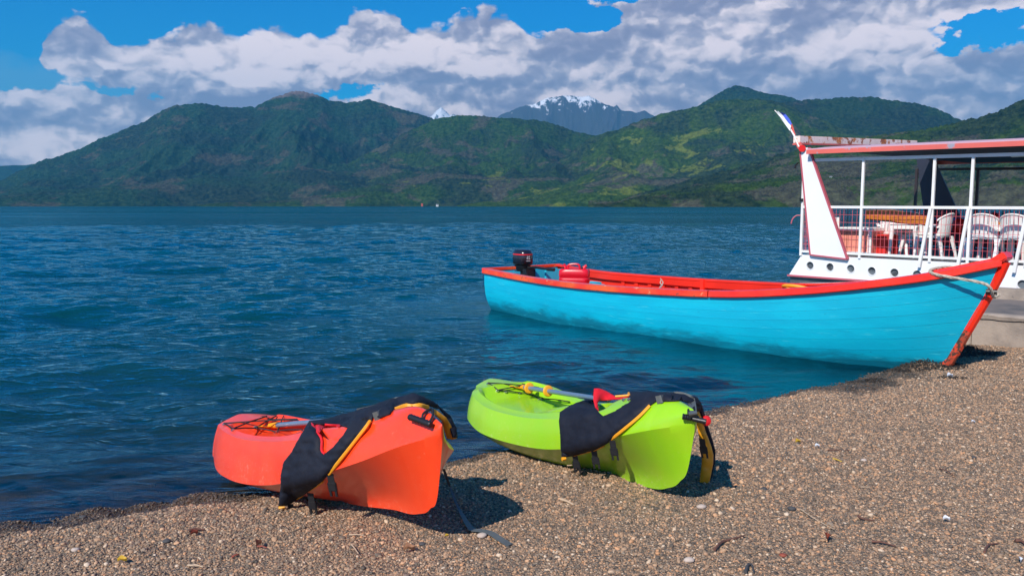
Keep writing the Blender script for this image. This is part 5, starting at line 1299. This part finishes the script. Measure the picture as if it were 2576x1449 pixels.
# loose strap trailing from the orange kayak on the pebbles
e0 = atd(*Z1(1862, 700), KP(ok_, *Z1(1862, 700), -.05)+.03); gp = lambda x, y, h=.012: np.array(onground(*Z1(x, y)))+UP*h
pts = curve_pts([e0, atd(*Z1(1900, 810), 4.22), atd(*Z1(1945, 930), 4.15), gp(1985, 1050, .03), gp(2060, 1148), gp(2130, 1172, .016), gp(2200, 1185, .014), gp(2280, 1232, .012), gp(2345, 1268, .008)], 5)
P = []
for i, p in enumerate(pts):
    d = pts[min(i+1, len(pts)-1)]-pts[max(i-1, 0)]; d /= np.linalg.norm(d); f = min(1, max(0, (i-14)/8)); s_ = np.cross(d, UP) if abs(d[2]) < .95 else np.array([.8, -.6, 0]); s_ /= np.linalg.norm(s_)
    wv = .007+.013*f; P.append([p-s_*wv, p+s_*wv])
o = MB().solid(np.array(P), UP*.002).build('trailing_strap', M['strap'], smooth=True); tag(o, 'loose grey strap trailing from under the orange kayak across its shadow', 'strap')

# ------------------------------------------------------------------ things lying on the beach
def Z7(x, y): return (1701.8+.389*x, 885+.389*y)
def Z6(x, y): return (.26427*x, 1089.2+.26427*y)
def twig(Zf, L_, r, mat, label, name='twig', cat='twig', group='twigs on the pebbles', lift=.012):
    pts = curve_pts([np.array(onground(*Zf(x, y)))+UP*(lift+.004*math.sin(i*2)) for i, (x, y) in enumerate(L_)], 4); n = len(pts)
    o = MB().tube(pts, [r*(1-.6*i/n)*(1+.2*math.sin(i*3)) for i in range(n)], 6).build(name, M[mat], smooth=True); tag(o, label, cat, group); return o
twig(Z7, [(245, 1292), (290, 1250), (340, 1225), (400, 1212), (440, 1206)], .007, 'twig', 'curved brown twig on the pebbles, lower right of the green kayak')
twig(Z7, [(978, 645), (1010, 648), (1060, 642), (1122, 646)], .005, 'twig', 'thin brown twig lying level on the upper pebbles near a white chip')
twig(Z7, [(1175, 1075), (1195, 1092), (1240, 1096), (1278, 1102)], .007, 'twig', 'short thick dark red twig in the middle of the right pebbles')
twig(Z7, [(1262, 1240), (1330, 1250), (1420, 1268)], .006, 'twig', 'straight reddish twig just right of the dry red leaf')
twig(Z7, [(1990, 1310), (2010, 1272), (2045, 1252), (2085, 1250)], .006, 'twig', 'hooked dark twig near the lower right corner')
twig(Z7, [(2190, 1235), (2230, 1242), (2260, 1262)], .009, 'twig', 'thick dark red stub of wood at the right edge of the beach')
twig(Z7, [(1700, 765), (1750, 785), (1800, 810)], .004, 'twig', 'slim twig slanting down on the pebbles below the bow of the boat')
twig(Z7, [(445, 1440), (460, 1400), (485, 1388), (500, 1440)], .008, 'darkstone', 'black bent stick at the lower edge of the beach')
twig(Z7, [(800, 1030), (860, 1075), (930, 1110), (1020, 1160)], .0035, 'straw', 'long pale straw slanting across the middle of the beach', 'straw', 'straw', 'straws on the pebbles')
twig(Z7, [(1012, 700), (1040, 712), (1070, 718)], .005, 'leafyel', 'short bright yellow straw under the thin brown twig', 'straw', 'straw', 'straws on the pebbles')
twig(Z7, [(1190, 885), (1250, 890)], .0035, 'straw', 'tiny pale straw between the two brown twigs', 'straw', 'straw', 'straws on the pebbles')
twig(Z1, [(1188, 1268), (1210, 1300), (1238, 1332)], .004, 'straw', 'pale straw on the pebbles below the shadow of the orange kayak', 'straw', 'straw', 'straws on the pebbles')
twig(Z1, [(1170, 1196), (1240, 1200), (1290, 1206)], .0035, 'straw', 'pale straw at the lower rim of the orange kayak shadow', 'straw', 'straw', 'straws on the pebbles')
twig(Z1, [(0, 1422), (50, 1424), (100, 1430)], .005, 'straw', 'bleached stick near the lower edge, left of the orange kayak', 'straw', 'straw', 'straws on the pebbles')
twig(Z6, [(1790, 1280), (1830, 1290), (1880, 1282), (1935, 1286)], .005, 'straw', 'bleached curved stick at the lower left of the beach', 'straw', 'straw', 'straws on the pebbles')
twig(Z6, [(2205, 1205), (2245, 1188), (2275, 1170)], .006, 'leafred', 'small red brown stick on the pebbles in front of the orange kayak')
twig(Z6, [(2450, 1100), (2500, 1105), (2540, 1108)], .005, 'leafred', 'thin red stick beside the dry brown leaf in the foreground')
twig(Z6, [(1800, 945), (1870, 938), (1950, 935)], .008, 'twig', 'dark red root fragment on the pebbles left of the orange kayak')
twig(Z2, [(975, 905), (1020, 905), (1060, 870), (1090, 868), (1130, 900)], .004, 'straw', 'tangled dry root leaning on the underside of the green kayak', 'root', 'root', None, .03)
twig(Z2, [(920, 1175), (980, 1200), (1030, 1220)], .009, 'straw', 'thick pale bark strip on the pebbles below the green kayak', 'bark_strip', 'bark', None)
def leaf(Zf, x, y, s, yaw, mat, label, cat='leaf', name='leaf'):
    c = np.array(onground(*Zf(x, y)))+UP*.016; ax = np.array([math.cos(yaw), math.sin(yaw), .15]); ay = np.array([-math.sin(yaw), math.cos(yaw), .25])
    P = np.array([[c+ax*s*(u-.5)+ay*s*.28*math.sin(math.pi*min(.98, max(.02, u)))*v+UP*s*(.35*v*v+.15*math.sin(u*5)) for v in (-1, -.5, 0, .5, 1)] for u in np.linspace(0, 1, 9)])
    o = MB().solid(P, UP*.0012).build(name, M[mat], smooth=True); tag(o, label, cat, 'leaves and scraps on the pebbles')
leaf(Z7, 975, 1225, .06, 1.2, 'leafred', 'dry red brown curled leaf left of the straight reddish twig')
leaf(Z7, 785, 598, .045, .4, 'leafyel', 'small yellow green leaf right of the green kayak')
leaf(Z1, 510, 1275, .05, 1.4, 'leafbrown', 'dry brown leaf on the pebbles in front of the orange kayak')
leaf(Z1, 1610, 1312, .055, .3, 'leafbrown', 'dry tan leaf below the shadow of the orange kayak')
leaf(Z6, 1165, 1245, .04, .2, 'leafyel', 'bright yellow leaf at the lower left of the beach')
leaf(Z6, 1850, 985, .04, .9, 'leafred', 'dark red leaf under the dark red root fragment')
leaf(Z1, 1885, 1212, .02, .5, 'leafyel', 'tiny yellow green leaf below the big kayak shadow')
leaf(Z7, 1768, 168, .07, .25, 'paper', 'crumpled white paper scrap on the pebbles near the bow of the turquoise boat', 'paper', 'paper_scrap')
leaf(Z7, 910, 625, .035, .1, 'paper', 'small white chip above the brown twigs, right of the green kayak', 'paper', 'paper_scrap')
leaf(Z7, 1745, 1102, .035, -.1, 'paper', 'thin white scrap on the pebbles in the lower right part', 'paper', 'paper_scrap')
leaf(Z7, 1918, 466, .03, .1, 'paper', 'small white scrap midway between the bow and the right edge', 'paper', 'paper_scrap')
leaf(Z7, 2225, 1370, .035, 1.0, 'paper', 'white fragment in the lower right corner', 'paper', 'paper_scrap')
def stone(Zf, x, y, s, mat, label, seed):
    c = np.array(onground(*Zf(x, y))); bm = bmesh.new(); bmesh.ops.create_icosphere(bm, subdivisions=2, radius=1)
    for v in bm.verts:
        f = 1+.28*(vnoise(np.array([v.co.x*1.3+seed]), np.array([v.co.y*1.3+v.co.z]), seed)[0]-.5); v.co = Vector((v.co.x*f*s, v.co.y*f*s*.8, v.co.z*f*s*.5))+Vector(c)+Vector((0, 0, s*.35))
    me = bpy.data.meshes.new('stone'); bm.to_mesh(me); bm.free(); o = new('stone', me, M[mat], None, True); tag(o, label, 'stone', 'larger stones among the pebbles')
stone(Z1, 2140, 1197, .026, 'palestone', 'pale pinkish stone beside the end of the loose grey strap', 1)
stone(Z7, 745, 1022, .024, 'darkstone', 'dark grey stone left of the long pale straw', 2)
stone(Z7, 1210, 706, .020, 'palestone', 'pale stone right of the bright yellow straw', 3)
stone(Z7, 160, 1010, .026, 'palestone', 'flat pale stone below the shadow of the green kayak', 4)
stone(Z7, 1922, 688, .018, 'darkstone', 'round dark brown stone on the pebbles below the pier', 5)
stone(Z7, 690, 1322, .018, 'leafred', 'small brick red stone below the middle of the beach', 6)
stone(Z7, 80, 1355, .024, 'palestone', 'flat tan stone left of the curved brown twig', 7)
stone(Z6, 1588, 1040, .022, 'darkstone', 'smooth grey stone in front of the orange kayak, left side', 8)
stone(Z6, 718, 1122, .020, 'palestone', 'round pale stone on the left part of the beach', 9)
stone(Z7, 565, 895, .022, 'darkstone', 'dark angular stone right of the green kayak shadow', 10)
stone(Z1, 1705, 1255, .018, 'darkstone', 'black stone just below the big kayak shadow', 11)
stone(Z6, 790, 810, .022, 'darkstone', 'dark stone near the water edge at the left', 12)
# dark wet debris washed up beside the hull
def clump(X, Y, r, h, n, label, seed):
    rg = np.random.default_rng(seed); c = np.array(onground(X, Y)); mb = MB()
    for i in range(n):
        a, q = rg.uniform(0, 6.28), r*math.sqrt(rg.uniform(0, 1)); p = c+np.array([q*math.cos(a)*1.3, q*math.sin(a)*.7, 0]); p[2] = gz(p[0], p[1])+rg.uniform(.0, h)*(1-q/r)+.004
        d = np.array([rg.normal(), rg.normal(), rg.normal()*.35]); d /= np.linalg.norm(d); mb.bar(p-d*rg.uniform(.008, .03), p+d*rg.uniform(.008, .03), rg.uniform(.003, .012), rg.uniform(.002, .008))
    o = mb.build('washed_up_debris', M['seaweed']); tag(o, label, kind='stuff')
clump(2330, 925, .34, .05, 900, 'dark wet bark and weed heaped against the turquoise hull', 1)
clump(2440, 890, .30, .05, 600, 'dark debris in the shade behind the stem', 2)
clump(2395, 952, .12, .01, 90, 'thin scatter of dark bark near the paper scrap', 3)
clump(2180, 960, .16, .015, 200, 'dark line of bark along the water edge', 5)

# ------------------------------------------------------------------ houses on the far shore
def house(X, Y, D, w, mat, rmat, label):
    p = atd(X, Y, D); t = thing('lake_house', label, 'house', tuple(p), 0, 'small houses on the far shore'); h = min(w*.36, 3.2); d = min(w*.8, 14)
    yaw = random.uniform(-.5, .5); ax = np.array([math.cos(yaw), math.sin(yaw), 0]); ay = np.array([-math.sin(yaw), math.cos(yaw), 0])
    MB().box(p+UP*(h/2-4), w, d, h+8, ax, ay).build('wall', M[mat], t)
    e = .54; q = lambda i, j, z: p+ax*w*e*i+ay*d*.6*j+UP*z
    mb = MB(); mb.v = [tuple(v) for v in (q(-1, -1, h), q(1, -1, h), q(1, 1, h), q(-1, 1, h), q(-1, 0, h+w*.28), q(1, 0, h+w*.28))]; mb.f = [(0, 1, 5, 4), (2, 3, 4, 5), (1, 2, 5), (3, 0, 4), (3, 2, 1, 0)]; mb.mi = [0]*5
    mb.build('roof', M[rmat], t)
    MB().box(p-ay*d*.505+ax*w*.2+UP*h*.5, w*.2, .3, h*.4, ax, ay).build('window', M['cowl'], t)
HS = [(868, 515, 4150, 11, 'housewhite', 'roofgrey', 'white house near the left foot of the tall massif'), (886, 515, 4150, 9, 'housewhite', 'roofgrey', 'second white house close beside the first on the left shore'),
      (657, 516, 4180, 9, 'housewhite', 'roofred', 'lone small pale house far left on the shore'), (906, 507, 4250, 12, 'housewhite', 'roofgrey', 'white house a little above the left shore'),
      (1100, 517.5, 3600, 11, 'housewhite', 'roofgrey', 'long low white building at the water in the middle'), (1062, 515, 3640, 8, 'housered', 'roofred', 'red house left of the long white building'),
      (1232, 515, 3620, 10, 'housered', 'roofred', 'red house at the foot of the middle ridge'), (1246, 515, 3620, 9, 'housewhite', 'roofred', 'white house with red roof right beside the red one'),
      (1457, 474, 3500, 11, 'housewhite', 'roofgrey', 'white cabin at the edge of the pale meadow'), (905, 516, 4150, 8, 'housewhite', 'roofred', 'small house at the water with red roof, left shore'),
      (2205, 470, 1850, 9, 'housered', 'roofred', 'bright red house seen between the first two roof posts'), (2218, 484, 1840, 11, 'housewhite', 'roofred', 'house with orange roof below the bright red house'),
      (2218, 497, 1820, 12, 'housewhite', 'roofgrey', 'long pale house below the orange roofed one'), (2118, 470, 1850, 8, 'housered', 'roofred', 'low red house just right of the white fin'),
      (2378, 480, 1850, 8, 'housewhite', 'roofred', 'white and red house seen right of the dark fin'), (2452, 490, 1840, 7, 'housewhite', 'roofgrey', 'pale house at the third roof post'), (2090, 448, 1900, 6, 'housewhite', 'roofgrey', 'pale cabin high in the trees right of the white fin')]
for h_ in HS: house(*h_)
